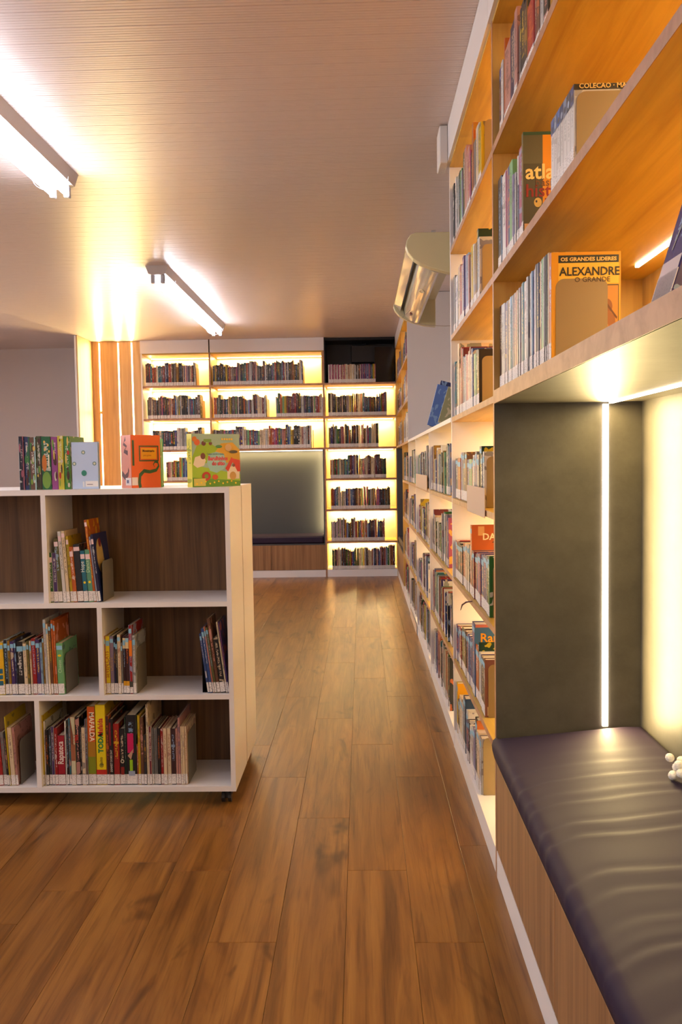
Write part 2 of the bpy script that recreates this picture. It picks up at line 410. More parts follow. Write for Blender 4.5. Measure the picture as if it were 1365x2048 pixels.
# ------------------------------------------------ tall case beyond the bench
B = empty('tall_bookcase', (.6, 3.1, 0), 'tall seven-shelf bookcase between the bench alcove and the low bookcase', 'bookcase')
boxo('side_panel', white, B, FX, BX, 3.652, 3.672, 0, TOP)
boxo('back_panel', cream, B, BX, BX+.012, 2.507, 3.652, 0, TOP)
for k in (7, 6, 5, 4, 3, 2): shelf(B, oak_y, FX+.001, BX, 2.507, 3.652, LV[k], .02, edge)
boxo('bottom_board', white, B, FX, BX, 2.507, 3.652, .062, LV[1])
boxo('plinth', white, B, FX+.001, FX+.018, 2.507, 3.652, 0, .062)
boxo('top_board', oak_y, B, FX, BX, 2.507, 3.652, TOP-.02, TOP)
boxo('fascia', white, B, FX-.012, FX+.006, 2.502, 3.672, TOP-.012, CEIL-.002)
for z in (TOP-.02, LV[7]-.02, LV[6]-.02, LV[5]-.02, LV[4]-.02, LV[3]-.02, LV[2]-.02): led(B, (.747, 2.54, z), (.747, 3.62, z), (0, 0, -1), power=LED_W*1.0)
o = boxo('junction_box', whitew, None, FX-.046, FX-.013, 3.60, 3.73, 2.50, 2.655, .003); tag(o, 'small white box fixed at the end of the white fascia', 'junction box')
# ------------------------------------------------ low case under the air conditioner
Cc = empty('low_bookcase', (.6, 5.3, 0), 'low white-topped bookcase with three bays below the air conditioner', 'bookcase')
boxo('top_board', white, Cc, FX-.002, BX, 3.673, 7.02, 1.428, 1.448)
boxo('back_panel', cream, Cc, BX, BX+.012, 3.673, 7.02, 0, 1.428)
bays = [(3.673, 4.885), (4.905, 6.09), (6.11, 7.02)]
for yy in (4.885, 6.09): boxo('divider', white, Cc, FX, BX, yy, yy+.02, .0, 1.428)
for a, c in bays:
    for k in (4, 3, 2): shelf(Cc, oak_y, FX+.001, BX, a, c, LV[k], .02, edge)
    for z in (1.428, LV[4]-.02, LV[3]-.02, LV[2]-.02): led(Cc, (.747, a+.04, z), (.747, c-.04, z), (0, 0, -1), power=LED_W*1.05)
boxo('bottom_board', white, Cc, FX+.001, BX, 3.673, 7.02, .062, LV[1])
boxo('plinth', white, Cc, FX+.002, FX+.018, 3.673, 7.02, 0, .062)
# ------------------------------------------------ far case with its own alcove
D = empty('far_right_bookcase', (.6, 8.2, 0), 'far tall bookcase and narrow alcove on the right wall, meeting the lit back bookcase', 'bookcase')
boxo('side_panel', whitew, D, FX, BX, 7.021, 7.04, 0, CEIL-.003)
boxo('divider', oak_z, D, FX, BX, 8.04, 8.06, 0, TOP)
boxo('side_panel', slate_d, D, FX, BX, 9.29, 9.31, 0, 1.42); boxo('side_panel', oak_z, D, FX, BX, 9.29, 9.31, 1.42, TOP)
boxo('back_panel', cream, D, BX, BX+.012, 7.04, 9.29, 0, TOP)
for k in (7, 6, 5): shelf(D, oak_y, FX+.001, BX, 7.04, 9.29, LV[k], .02, edge)
for k in (4, 3, 2): shelf(D, oak_y, FX+.001, BX, 7.04, 8.04, LV[k], .02, edge)
boxo('top_board', oak_y, D, FX, BX, 7.04, 9.31, TOP-.02, TOP)
boxo('fascia', white, D, FX-.002, FX+.016, 7.04, 9.37, TOP, CEIL-.002)
boxo('plinth', white, D, FX+.001, FX+.018, 7.04, 9.37, 0, .075)
boxo('bottom_board', white, D, FX+.002, BX, 7.04, 8.04, .062, LV[1])
boxo('drawer_front', oakb, D, FX, FX+.018, 8.06, 9.29, .078, .372)
boxo('seat_board', slate_d, D, FX+.004, BX, 8.06, 9.29, .372, .386)
for z in (TOP-.02, LV[7]-.02, LV[6]-.02): led(D, (.747, 7.08, z), (.747, 9.25, z), (0, 0, -1), power=LED_W*.7)
for z in (LV[5]-.02, LV[4]-.02, LV[3]-.02, LV[2]-.02): led(D, (.747, 7.08, z), (.747, 8.0, z), (0, 0, -1), power=LED_W*.7)
b = MB(); b.box(FX+.002, BX-.002, 8.062, 9.288, .388, .455); o = b.obj('bench_cushion', vinyl, None, bevel=.015); tag(o, 'navy cushion on the narrow far alcove of the right wall', 'cushion')
# ============================================================= back wall cases
FY, BY = 9.376, 9.80
X1, X2, X3, X4 = -2.421, -1.659, -.396, .388
E = empty('back_bookcase', (-2.04, 9.6, 0), 'narrow glowing bookcase on the back wall beside the lit timber panels', 'bookcase')
G = empty('back_alcove_bookcase', (-1.0, 9.6, 0), 'wide glowing bookcase over a dark padded alcove on the back wall', 'bookcase')
H = empty('corner_bookcase', (0, 9.6, 0), 'glowing bookcase in the back right corner, dark open top', 'bookcase')
boxo('side_panel', white, E, X1-.016, X1, FY, BY, 0, TOP)
boxo('divider', oak_z, G, X2-.018, X2, FY, BY, 0, TOP); boxo('edge_band', edge, G, X2-.018, X2, FY-.001, FY, 0, TOP)
boxo('divider', oak_z, H, X3-.018, X3, FY, BY, 0, 2.16); boxo('edge_band', edge, H, X3-.018, X3, FY-.001, FY, 0, TOP+.02)
boxo('divider', oak_z, G, X3-.03, X3-.018, FY+.004, BY, 2.16, TOP)
boxo('side_panel', oak_z, H, X4, X4+.018, FY, BY, 0, 2.14)
for p, a, c in ((E, X1, X2-.018), (G, X2, X3-.018)):
    boxo('back_panel', cream, p, a, c, BY, BY+.012, 0 if p is E else 1.45, TOP)
    boxo('top_board', oak_x, p, a, c, FY+.002, BY, TOP-.02, TOP)
    boxo('fascia', white, p, a-.016, c+.016, FY-.012, FY+.006, TOP-.004, CEIL-.002)
boxo('back_panel', cream, H, X3, X4, BY, BY+.012, 0, 2.14)
for p, a, c, ks in ((E, X1, X2-.018, (7, 6, 5, 4, 3, 2)), (G, X2, X3-.018, (7, 6, 5)), (H, X3, X4, (7, 6, 5, 4, 3, 2))):
    for k in ks:
        shelf(p, oak_x, a, c, FY+.001, BY, LV[k], .02, edge, 'y')
        if not (p is G and k == 5): led(p, (a+.02, BY-.075, LV[k]-.02), (c-.02, BY-.075, LV[k]-.02), (0, 0, -1), power=LED_W*1.25)
for p, a, c in ((E, X1, X2-.018), (G, X2, X3-.018)): led(p, (a+.02, BY-.075, TOP-.02), (c-.02, BY-.075, TOP-.02), (0, 0, -1), power=LED_W*1.25)
led(E, (X1+.004, BY-.08, .12), (X1+.004, BY-.08, TOP-.05), (1, 0, 0), power=LED_W*.5)
for p, a, c in ((E, X1, X2-.018), (H, X3, X4)):
    boxo('bottom_board', white, p, a, c, FY+.001, BY, .062, LV[1]); boxo('plinth', white, p, a, c, FY+.002, FY+.02, 0, .062)
boxo('plinth', white, G, X2, X3-.018, FY+.002, FY+.02, 0, .078)
for a, c in ((X2, -1.026), (-1.023, X3-.018)): boxo('drawer_front', oakb, G, a, c, FY, FY+.018, .081, .36, .0008)
boxo('seat_board', slate_d, G, X2, X3-.018, FY+.003, BY, .36, .376)
boxo('alcove_back', slate_d, G, X2, X3-.018, BY-.01, BY, .376, 1.426)
for a in (X2, X3-.030): boxo('alcove_side', slate_d, G, a, a+.012, FY-.002, BY-.01, .376, 1.426)
led(G, (X2+.03, BY-.07, 1.426), (X3-.05, BY-.07, 1.426), (0, 0, -1), power=LED_W*.8)
led(G, (X3-.030, BY-.06, 1.40), (X3-.030, BY-.06, .48), (-1, 0, 0), power=LED_W*.5); led(G, (X2+.012, BY-.06, 1.40), (X2+.012, BY-.06, .48), (1, 0, 0), power=LED_W*.5)
b = MB(); b.box(X2+.016, X3-.034, FY-.004, BY-.012, .377, .462); o = b.obj('bench_cushion', vinyl, None, bevel=.016); tag(o, 'dark navy cushion in the back wall alcove behind the rolling bookcase', 'cushion')
# dark open compartment above the corner case
boxo('dark_back', black, H, X3, X4, BY-.02, BY-.005, 2.16, CEIL-.002)
boxo('dark_side', black, H, X3+.0, X3+.012, FY+.004, BY-.02, 2.16, CEIL-.002)
boxo('dark_lid', black, H, X3, X4, FY+.05, BY-.02, CEIL-.03, CEIL-.003)
b = MB(); b.box(-.10, .20, 9.60, 9.76, 2.40, 2.60); b.box(.02, .08, 9.68, 9.70, 2.60, 2.63)
o = b.obj('loudspeaker', black, None, bevel=.008); tag(o, 'black loudspeaker hung above the magazines in the dark corner opening', 'loudspeaker')
e = empty('black_monitor', (.3, 9.6, 2.16), 'black glossy screen standing at right in the dark corner opening', 'monitor')
boxo('screen', blackgl, e, .165, .383, 9.50, 9.515, 2.18, 2.56); boxo('casing', blackpl, e, .160, .386, 9.515, 9.54, 2.165, 2.57)
boxo('foot', blackpl, e, .2, .35, 9.47, 9.58, 2.158, 2.168)
# lit timber recess left of the back cases
P = empty('timber_light_panel', (-2.7, 9.38, 0), 'tall timber panel with three vertical light strips left of bookcase', 'wall panel')
for a, c in ((-2.975, -2.902), (-2.888, -2.690), (-2.676, -2.539), (-2.525, X1-.017)): boxo('timber_board', oakt, P, a, c, 9.376, 9.394, 0, CEIL-.002, .001)
boxo('backing', oak_z, P, -2.975, X1-.017, 9.396, 9.41, 0, CEIL-.002)
led(P, (-2.895, 9.390, .05), (-2.895, 9.390, 1.86), (0, -1, 0), w=.013, power=LED_W*1.1)
led(P, (-2.895, 9.390, 1.89), (-2.895, 9.390, CEIL-.02), (0, -1, 0), w=.013, power=LED_W*1.1)
for x in (-2.683, -2.532): led(P, (x, 9.390, .05), (x, 9.390, CEIL-.02), (0, -1, 0), w=.013, power=LED_W*1.1)
Q = empty('timber_return_panel', (-2.98, 9.1, 0), 'timber return panel at left, glowing beside the light strips', 'wall panel')
boxo('timber_face', oakt, Q, -2.992, -2.976, 8.89, 9.41, 0, CEIL-.002); boxo('painted_side', whitew, Q, -3.01, -2.992, 8.89, YF, 0, CEIL-.002)
# ============================================================= air conditioner
AC = empty('air_conditioner', (.3, 4.6, 2.3), 'long white air conditioner hung from the ceiling above the low bookcase', 'air conditioner')
def accap(y0, y1):
    pr = [(.48, 2.30), (.262, 2.30), (.238, 2.291), (.222, 2.268), (.216, 2.24), (.226, 2.212), (.25, 2.182), (.282, 2.160), (.33, 2.140), (.41, 2.118), (.48, 2.11)]
    b = MB(); b.prism(pr, 'y', y0, y1); return b.obj('end_cap', acpl, AC, bevel=.003)
accap(3.90, 3.95); accap(5.36, 5.41)
b = MB(); b.prism([(.478, 2.295), (.258, 2.295), (.232, 2.28), (.222, 2.262), (.236, 2.256), (.262, 2.276), (.478, 2.276)], 'y', 3.95, 5.36); b.obj('top_cover', acpl, AC)
b = MB(); b.prism([(.222, 2.246), (.226, 2.248), (.262, 2.214), (.258, 2.208)], 'y', 3.96, 5.35); b.obj('louvre', acbody, AC, smooth=False)
b = MB(); b.prism([(.262, 2.276), (.30, 2.276), (.30, 2.17), (.285, 2.18)], 'y', 3.95, 5.36); b.obj('air_outlet', blackpl, AC)
pr = [(.285, 2.18)] + [(.285+.085*i/8, 2.18-.052*math.sin(i/8*math.pi/2)) for i in range(1, 9)] + [(.372, 2.15), (.372, 2.27), (.30, 2.27)]
b = MB(); b.prism(pr, 'y', 3.95, 5.36); b.obj('front_shell', acbody, AC, smooth=False)
b = MB(); b.tube([(.325+.012*math.cos(t*math.pi/6), 4.42+.03*math.sin(t*math.pi/6), 2.1405-.0045*math.cos(t*math.pi/6)) for t in range(13)], .0022, 5); b.obj('badge_ring', acpl, AC)
b = MB(); b.box(.305, .325, 5.12, 5.17, 2.148, 2.158); b.obj('indicator_lens', mat('lens_red', (110, 40, 35), .3), AC)
for yy in (4.1, 5.2): boxo('hanger_bracket', batten, AC, .445, .47, yy, yy+.03, 2.295, CEIL-.0005)
b = MB(); b.tube([(.30, 5.0, 2.148), (.252, 5.0, 2.107), (.288, 5.0, 2.088), (.325, 5.0, 2.074), (.368, 5.0, 2.064), (.412, 5.0, 2.058), (.5, 5.0, 2.053), (.62, 5.0, 2.056), (.82, 5.0, 2.07)], .0022, 5)
o = b.obj('hanging_cable', cable, None); tag(o, 'thin grey cable sagging under the air conditioner', 'cable')
# ============================================================= rolling double bookcase
T = empty('rolling_bookcase', (-1.4, 3.34, 0), 'white double-sided rolling bookcase with brown backs in left foreground', 'bookcase')
RX0, RX1 = -2.50, -.480
def unit(y0, y1, front):
    t = .018
    boxo('side_panel', white, T, RX1-t, RX1, y0, y1, .052, 1.176)
    boxo('side_panel', white, T, RX0, RX0+t, y0, y1, .052, 1.176)
    boxo('top_board', white, T, RX0, RX1-t, y0, y1, 1.156, 1.176)
    boxo('bottom_board', white, T, RX0, RX1-t, y0, y1, .052, .071)
    yb = y1 if front else y0
    boxo('back_panel', walnut, T, RX0+t, RX1-t, *((y1-.012, y1-.002) if front else (y0+.002, y0+.012)), .071, 1.156)
    a, c = (y0+.001, y1-.012) if front else (y0+.012, y1-.001)
    for z in (.759, .415): boxo('shelf', white, T, RX0+t, RX1-t, a, c, z-.018, z)
    for x, z0, z1 in ((-1.172, .759, 1.156), (-.978, .415, .741), (-1.222, .071, .397), (-1.87, .415, .741), (-1.95, .071, .397), (-1.9, .759, 1.156)):
        boxo('divider', white, T, x, x+t, a, c, z0, z1)
unit(3.038, 3.335, True); unit(3.351, 3.645, False)
boxo('joining_strip', edge, T, RX0+.01, RX1-.006, 3.335, 3.351, .056, 1.172)
def caster(x, y):
    b = MB(); b.tube([(x-.018, y, .021), (x-.006, y, .021)], .021, 14); b.tube([(x+.006, y, .021), (x+.018, y, .021)], .021, 14)
    o = b.obj('caster', blackpl, T, smooth=False)
    m = MB(); m.box(x-.006, x+.006, y-.012, y+.02, .018, .044); m.box(x-.02, x+.02, y-.015, y+.025, .044, .052); m.obj('caster_fork', blackpl, o)
    m = MB(); m.tube([(x-.0188, y, .021), (x+.0188, y, .021)], .008, 10); m.obj('caster_hub', chrome, o)
for x in (-.52, -1.45, -2.45):
    for y in (3.075, 3.61): caster(x, y)
# ============================================================= books
PAL = {'k': ((30, 28, 31), 'black'), 'K': ((56, 52, 55), 'charcoal'), 'w': ((226, 220, 212), 'white'), 'c': ((224, 200, 162), 'cream'), 'g': ((44, 120, 52), 'green'),
 'G': ((26, 66, 46), 'dark green'), 'e': ((122, 176, 120), 'light green'), 'b': ((52, 84, 156), 'blue'), 'B': ((34, 34, 84), 'navy'), 'l': ((150, 182, 214), 'light blue'),
 't': ((34, 124, 140), 'teal'), 'r': ((184, 30, 28), 'red'), 'R': ((128, 22, 40), 'crimson'), 'o': ((214, 104, 30), 'orange'), 'y': ((232, 196, 24), 'yellow'),
 'Y': ((178, 130, 30), 'mustard'), 'p': ((84, 54, 120), 'purple'), 'P': ((198, 92, 134), 'pink'), 's': ((222, 156, 140), 'salmon'), 'n': ((124, 80, 54), 'brown'),
 'N': ((70, 34, 36), 'maroon'), 'v': ((140, 136, 130), 'grey'), 'V': ((190, 188, 184), 'pale grey'), 'd': ((108, 104, 52), 'olive'), 'q': ((160, 150, 196), 'lavender'), 'm': ((196, 26, 100), 'magenta')}
LIGHTK = 'wcyVel'; 
def accent(k, rnd):
    return rnd.choice('kBRGN') if k in 'wcylVeqsvY' else rnd.choice('wwcyYlso')
def jit(c, rnd, a=.10):
    j = 1 + rnd.uniform(-a, a); r = lin(*c); return tuple(min(1, x*j) for x in r[:3])
def book_geo(mb, T, t, h, d, col, acc, full=True, cm=0, pm=1, lm=2, lab=True, wide=0):
    """adds a book to builders: mb = (cover, pages, label)"""
    mc, mp, ml = mb; c = min(.0022, t*.14)
    def q(P, uv=None): mc.quad([T @ Vector(p) for p in P], cm, col, acc, uv)
    r = min(.0015, t*.2)
    q([(r,0,0),(t-r,0,0),(t-r,0,h),(r,0,h)], [(0,0),(1,0),(1,1),(0,1)])
    q([(0,r,0),(r,0,0),(r,0,h),(0,r,h)]); q([(t-r,0,0),(t,r,0),(t,r,h),(t-r,0,h)])
    q([(t,r,0),(t,d,0),(t,d,h),(t,r,h)], [(2,0),(3,0),(3,1),(2,1)])
    q([(0,d,0),(0,r,0),(0,r,h),(0,d,h)], [(3,0),(2,0),(2,1),(3,1)])
    for z in (0, h): 
        P = [(r,0,z),(t-r,0,z),(t,r,z),(t,d,z),(t-c,d,z),(t-c,c+r,z),(c,c+r,z),(c,d,z),(0,d,z),(0,r,z)]
        q(P if z else P[::-1])
    if full:
        q([(c,c+r,0),(c,d,0),(c,d,h),(c,c+r,h)]); q([(t-c,d,0),(t-c,c+r,0),(t-c,c+r,h),(t-c,d,h)]); q([(t-c,c+r,0),(c,c+r,0),(c,c+r,h),(t-c,c+r,h)])
        q([(t-c,d,0),(t,d,0),(t,d,h),(t-c,d,h)]); q([(0,d,0),(c,d,0),(c,d,h),(0,d,h)])
    mp.box(c, t-c, c+r, d-.004, .003, h-.003, pm, T=T)
    if lab: ml.box(.0004, t-.0004, -.0006, .0002, .003, .040, lm, T=T)
DK = lambda k: .82 if k in 'wcVe' else .58
NB = 0
ORD = ['', 'first', 'second', 'third', 'fourth', 'fifth', 'sixth', 'seventh', 'eighth', 'ninth', 'tenth', 'eleventh', 'twelfth', 'thirteenth', 'fourteenth', 'fifteenth', 'sixteenth']
def book(k, t, h, d, loc, rz=0, lean=0, label=None, group=None, seed=0, acc=None, lab=True, sticker=None, col=None, name='book', cat='book'):
    global NB; NB += 1
    rnd = random.Random(seed*31+NB)
    o = empty(name, (0, 0, 0), label, cat, group, world=False)
    o.matrix_world = Matrix.Translation(loc) @ Matrix.Rotation(rz, 4, 'Z') @ Matrix.Rotation(lean, 4, 'Y')
    a = (*jit(PAL[acc or accent(k, rnd)][0], rnd), rnd.random()); c = (*[q*(.92 if col else DK(k)) for q in jit(col or PAL[k][0], rnd, .08)], 1)
    mc, mp, ml = MB(), MB(), MB(); book_geo((mc, mp, ml), Matrix(), t, h, d, c, a, pm=0, lm=0, lab=lab)
    mc.obj('cover', cover_m, o, attrs=True); mp.obj('page_block', paper, o, merge=False)
    if lab: ml.obj('spine_label', label_m, o, merge=False)
    if sticker:
        s = MB(); s.box(.0008, t-.0008, -.0007, .0002, h-.024-.006*(NB % 3), h-.009-.004*(NB % 3)); s.obj('top_sticker', sticker, o, merge=False)
    o['_t'] = t; o['_h'] = h; o['_d'] = d
    return o
LAY = {}
def art(o, shapes, side='cover', name='cover_art'):
    """flat printed shapes on the +x cover or the spine of book o, in 0..1 coordinates"""
    t, h, d = o['_t'], o['_h'], o['_d']; b = MB()
    k_ = (o.name, side)
    for i, s in enumerate(shapes):
        e = .0003 + .00012*i
        if side == 'cover': pt = lambda u, v: (t+e, u*d, v*h)
        else: pt = lambda u, v: (u*t, -e-.0003-LAY.get(o.name, 0), v*h)
        c = lin(*s[-1])
        if s[0] == 'r': P = [(s[1], s[2]), (s[3], s[2]), (s[3], s[4]), (s[1], s[4])]
        elif s[0] == 'c': P = [(s[1]+s[3]*math.cos(2*math.pi*j/20), s[2]+s[4]*math.sin(2*math.pi*j/20)) for j in range(20)]
        else: P = s[1]
        b.quad([pt(*p) for p in P], 0, c)
    r_ = b.obj(name, print_m, o, attrs=True, merge=False)
    if side == 'spine': LAY[o.name] = LAY.get(o.name, 0)+.00012*len(shapes)
    return r_
def curve_pts(pts, w):
    L, R = [], []
    for i, p in enumerate(pts):
        a = pts[max(0, i-1)]; c = pts[min(len(pts)-1, i+1)]; dx, dy = c[0]-a[0], c[1]-a[1]; n = math.hypot(dx, dy) or 1
        ww = w[i] if isinstance(w, list) else w
        L.append((p[0]-dy/n*ww, p[1]+dx/n*ww)); R.append((p[0]+dy/n*ww, p[1]-dx/n*ww))
    return [[L[i], L[i+1], R[i+1], R[i]] for i in range(len(pts)-1)]
def title(o, body, u, v, size, m, side='cover', sx=1.0, bold=0, up=False):
    """lettering on the +x cover (reading along +y) or climbing the spine"""
    t, h, d = o['_t'], o['_h'], o['_d']
    if side == 'cover': T = Matrix(((0, 0, 1, t+.0015), (1, 0, 0, u*d), (0, 1, 0, v*h), (0, 0, 0, 1)))
    elif up: T = Matrix(((0, -1, 0, u*t), (0, 0, -1, -.0006-LAY.get(o.name, 0)-.0004), (1, 0, 0, v*h), (0, 0, 0, 1)))      # reads upwards
    else: T = Matrix(((0, 1, 0, u*t), (0, 0, -1, -.0006-LAY.get(o.name, 0)-.0004), (-1, 0, 0, v*h), (0, 0, 0, 1)))
    return text_mesh(body, size, m, o, T, sx=sx, bold=bold)
ROWS={
'A1':(2.478,'N418,238 V323,235 V249,233 p357,229 V125,229 c281,229 t286,231 V174,230 B250,230 c189,228 r164,227 c204,227 V200,229 V217,230 t281,232 w234,229 v181,230 V178,232 N165,233 V135,233 l151,235 q148,234 V163,234 V143,236 v125,237 B187,236 c120,236 K118,236 e163,236 R144,234 V112,233 v103,235 k188,235 c107,231 o223,226'),
'A2':(2.470,'K535,258 w628,250 P137,245 s158,246 b331,246 e406,243 q228,198 k92,195 V171,193 k90,189 w128,227 B156,150 P489,233'),
'A3':(2.470,'b408,201 N212,150 w285,192 o165,240 s803,203 B595,221 V166,193 s356,223 v345,172 K163,193 k358,197 K374,178 r734,150 R258,150 n334,150 V279,150 k445,150'),
'B6':(3.640,'k522,255 s363,265 w363,257 v346,246 V346,239 G481,242 e481,235 l320,217 d639,276 s609,265 V285,218 s640,230 P334,200 K393,187 o298,268 k227,193 v317,190 c414,222 V414,215 y606,194'),
'B5':(3.640,'v606,240 w683,226 c691,251 P431,236 r525,231 w264,222 p486,246 q486,239 l646,229 s303,214 v340,202 y486,228 k194,222 w205,221 Y632,210 G304,247 V416,209'),
'B4':(3.640,'t354,232 t354,225 k646,224 c375,289 s393,186 r350,263 R350,255 b382,219 l382,212 V160,219 P425,214 s425,208 w381,217 R326,226 w213,196 b394,213 B301,188 e466,185 k412,194 K412,188'),
'B3':(3.640,'K769,169 P445,167 o769,170 q520,192 v503,191 p385,164 n548,191 b538,162 e763,163 s285,159 w343,177 b376,174 v426,189 q257,177 c367,177 G448,205 B378,176 w281,186'),
'B2':(3.640,'r462,165 R462,160 k740,163 K740,158 o743,172 v274,176 c531,180 c450,181 K250,181 R246,190 o419,263 v248,172 R435,173 R435,168 b440,175 P337,176 p328,180 b560,182 p547,187 l314,187 B371,189 g318,194'),
'B1':(3.640,'p407,155 q407,150 n419,164 r599,169 d576,179 N426,180 N414,185 N464,185 R212,187 b471,191 p456,190 B468,189 b661,266 o727,195 G73,216 V476,185 p414,186 K531,191 n300,195'),
'B0':(3.640,'y347,217 K450,151 d308,153 c683,190 V533,178 B632,222 w495,182 p370,155 N289,167 w665,155 V537,171 q486,185 k500,238 c453,205 V453,199'),
'M1':(-1.156,'g154,184 p164,183 d164,237 w134,262 c134,264 y104,244 o144,205 K234,213 t174,190 e184,194 o104,304 l64,242 B100,250'),
'M2L':(-1.358,'y234,196 k144,205 Y94,202 p144,199 B84,206 k244,198 c134,191 d84,200 c84,200 r154,209 p154,205 l94,194 Y64,219 V104,280 c74,263 n94,263 o84,277 o74,275 e240,191'),
'M2M':(-0.968,'r124,217 y154,216 v144,215 B64,205 k74,204 c124,221 v74,191 N104,217 N134,217 r124,256 V120,218'),
'M2R':(-0.580,'b84,222 b104,241 o64,249 d84,245 n124,279 k194,208 c64,265 p50,265'),
'M3L':(-1.371,'r164,193 v134,202 k84,198 y54,261 c174,220 s100,220'),
'M3':(-1.221,'y224,265 w54,241 k114,210 K104,211 p114,221 r124,216 R274,189 w54,242 k84,218 t94,253 c174,257 k174,257 K54,223 c134,217 n94,249 Y304,297 y384,303 N124,260 k150,249'),
'M3b':(-0.927,'r224,231 k204,212 G44,255 k400,263 o44,153 y94,261 n124,255 K104,189 c94,303 R104,220 v84,213 v74,213 v54,213 k114,213 r104,210 c144,213 c144,213 N174,211 s94,211 s94,253 c74,219 c74,219 c90,219')}

RN = {'A1': ('lowest shelf above near bench', .155), 'A2': ('second shelf above near bench', .16), 'A3': ('third shelf above near bench', .17),
 'B6': ('top shelf of seven-shelf bookcase', .16), 'B5': ('second shelf of seven-shelf bookcase', .17), 'B4': ('third shelf of seven-shelf bookcase', .17), 'B3': ('fourth shelf of seven-shelf bookcase', .16),
 'B2': ('fifth shelf of seven-shelf bookcase', .16), 'B1': ('sixth shelf of seven-shelf bookcase', .16), 'B0': ('bottom shelf of seven-shelf bookcase', .17),
 'M1': ('upper bay of rolling bookcase', .16), 'M2L': ('middle left bay of rolling bookcase', .17), 'M2M': ('middle centre bay of rolling bookcase', .17), 'M2R': ('middle right bay of rolling bookcase', .15),
 'M3L': ('bottom left bay of rolling bookcase', .19), 'M3': ('bottom bay of rolling bookcase', .20)}
ZB = {'A1': 1.459, 'A2': 1.794, 'A3': 2.158, 'B6': 2.158, 'B5': 1.794, 'B4': 1.446, 'B3': 1.10, 'B2': .755, 'B1': .397, 'B0': .08, 'M1': .759, 'M2L': .415, 'M2M': .415, 'M2R': .415, 'M3L': .071, 'M3': .071, 'M3b': .071}
BK = {}; ENDP = {}
def parse(s): return [(e[0], *[float(q) for q in e[1:].split(',')]) for e in s.split()]
def lay(key):
    st, s = ROWS[key]; L = parse(s)
    if key == 'M3': L += parse(ROWS['M3b'][1])
    rowname, dep = RN[key]; rnd = random.Random(key); z = ZB[key]+.0012; p = st
    cnt = {}
    for e in L: cnt[e[0]] = cnt.get(e[0], 0)+1
    seen = {}; out = []
    lean = {'M1': -math.radians(3.2), 'M2L': -math.radians(1.2), 'M3L': -math.radians(3), 'M2R': -math.radians(7)}.get(key, 0)
    far = key[0] in 'AB'
    for i, (k, t, h) in enumerate(L):
        t /= 1e4; h /= 1e3; tt = t-.0006; seen[k] = seen.get(k, 0)+1
        cn = PAL[k][1]; size = 'slim' if tt < .012 else ('thick' if tt > .035 else '')
        tall = 'tall' if h > .25 else ('short' if h < .175 else '')
        who = f"{tall} {size} {cn} book".strip().replace('  ', ' ')
        if cnt[k] > 1: who += f", {ORD[seen[k]]} {cn} one from " + ('far end' if far else 'left')
        else: who += f", the only {cn} one"
        lb = who + ', ' + rowname
        while len(lb.split()) > 16: lb = lb.replace('tall ', '', 1) if lb.startswith('tall ') else lb.replace('the only', 'only') if 'the only' in lb else lb.replace(' one', '', 1)
        d = dep*rnd.uniform(.85, 1.05) if key != 'M3' else min(.21, h*.78)
        ln = lean + (rnd.uniform(-.004, .012) if far else 0)
        if key == 'M1' and i < 2: ln = -math.radians(1.2)
        if key == 'M1' and i >= 10: ln = -math.radians(5.5)
        st_ = None
        if key in ('B3', 'B2', 'B1', 'B0', 'M2L', 'M2M') or (key == 'M2R' and i < 4): st_ = blue_st
        if key == 'M1' and i != 1: st_ = pink_st
        pj = rnd.uniform(0, .006)
        if far: o = book(k, tt, h, d, (.402+pj, p, z), -math.pi/2, ln, lb, 'books on the '+rowname, sticker=st_); p -= t
        else:
            o = book(k, tt, h, d, (p, 3.056+pj*.6, z), 0, ln, lb, 'books in the '+rowname, sticker=st_); p += t/math.cos(ln)+ (.0004 if ln else 0)
        out.append(o)
    BK[key] = out; ENDP[key] = p
for k in RN: lay(k)
# --- lettering and pictures on single spines and covers
Lb = lambda key, i, s: BK[key][i].__setitem__('label', s)
m3 = BK['M3']
def plain(o, c): art(o, [('r', .04, .043/o['_h'], .96, .995, c)], 'spine', 'spine_print')
plain(m3[6], (150, 14, 36)); plain(m3[15], (196, 84, 16)); plain(m3[16], (226, 200, 10)); plain(m3[18], (22, 18, 20))
title(m3[6], 'Rapateca', .78, .42, .030, ink(236, 222, 210), 'spine', .8, .0004, up=True); Lb('M3', 6, 'thick crimson book with pale spine title, bottom bay of rolling bookcase')
title(m3[15], 'MAFALDA', .30, .93, .026, ink(240, 226, 200), 'spine', .95, .0004); art(m3[15], [('r', .03, .145, .97, .36, (120, 128, 20)), ('r', .03, .36, .97, .55, (160, 112, 20)), ('c', .5, .64, .2, .025, (110, 70, 30))], 'spine', 'spine_print')
Lb('M3', 15, 'tall orange and olive book with white vertical title, bottom bay of rolling bookcase')
art(m3[16], [('r', .0, .13, 1, .19, (180, 36, 20)), ('c', .5, .245, .22, .03, (150, 140, 30))], 'spine', 'spine_print')
title(m3[16], 'TODA', .72, .40, .026, ink(0, 120, 70), 'spine', 1.0, .0009, up=True); title(m3[16], 'Mafalda', .72, .61, .026, ink(190, 30, 40), 'spine', .85, .0006, up=True)
title(m3[16], 'quino', .62, .24, .018, ink(60, 60, 20), 'spine', .8, 0, up=True)
Lb('M3', 16, 'tallest yellow book with green and red spine title, bottom bay of rolling bookcase')
art(m3[10], [('p', [(.05, .98), (.95, .98), (.75, .80), (.6, .72)], (196, 190, 150)), ('p', [(0.03, .62), (0.03, .98), (.55, .75), (.55, .45)], (120, 64, 40)), ('r', .05, .18, .95, .36, (200, 196, 160)), ('r', .05, .36, .95, .6, (150, 90, 60))], 'spine', 'spine_print')
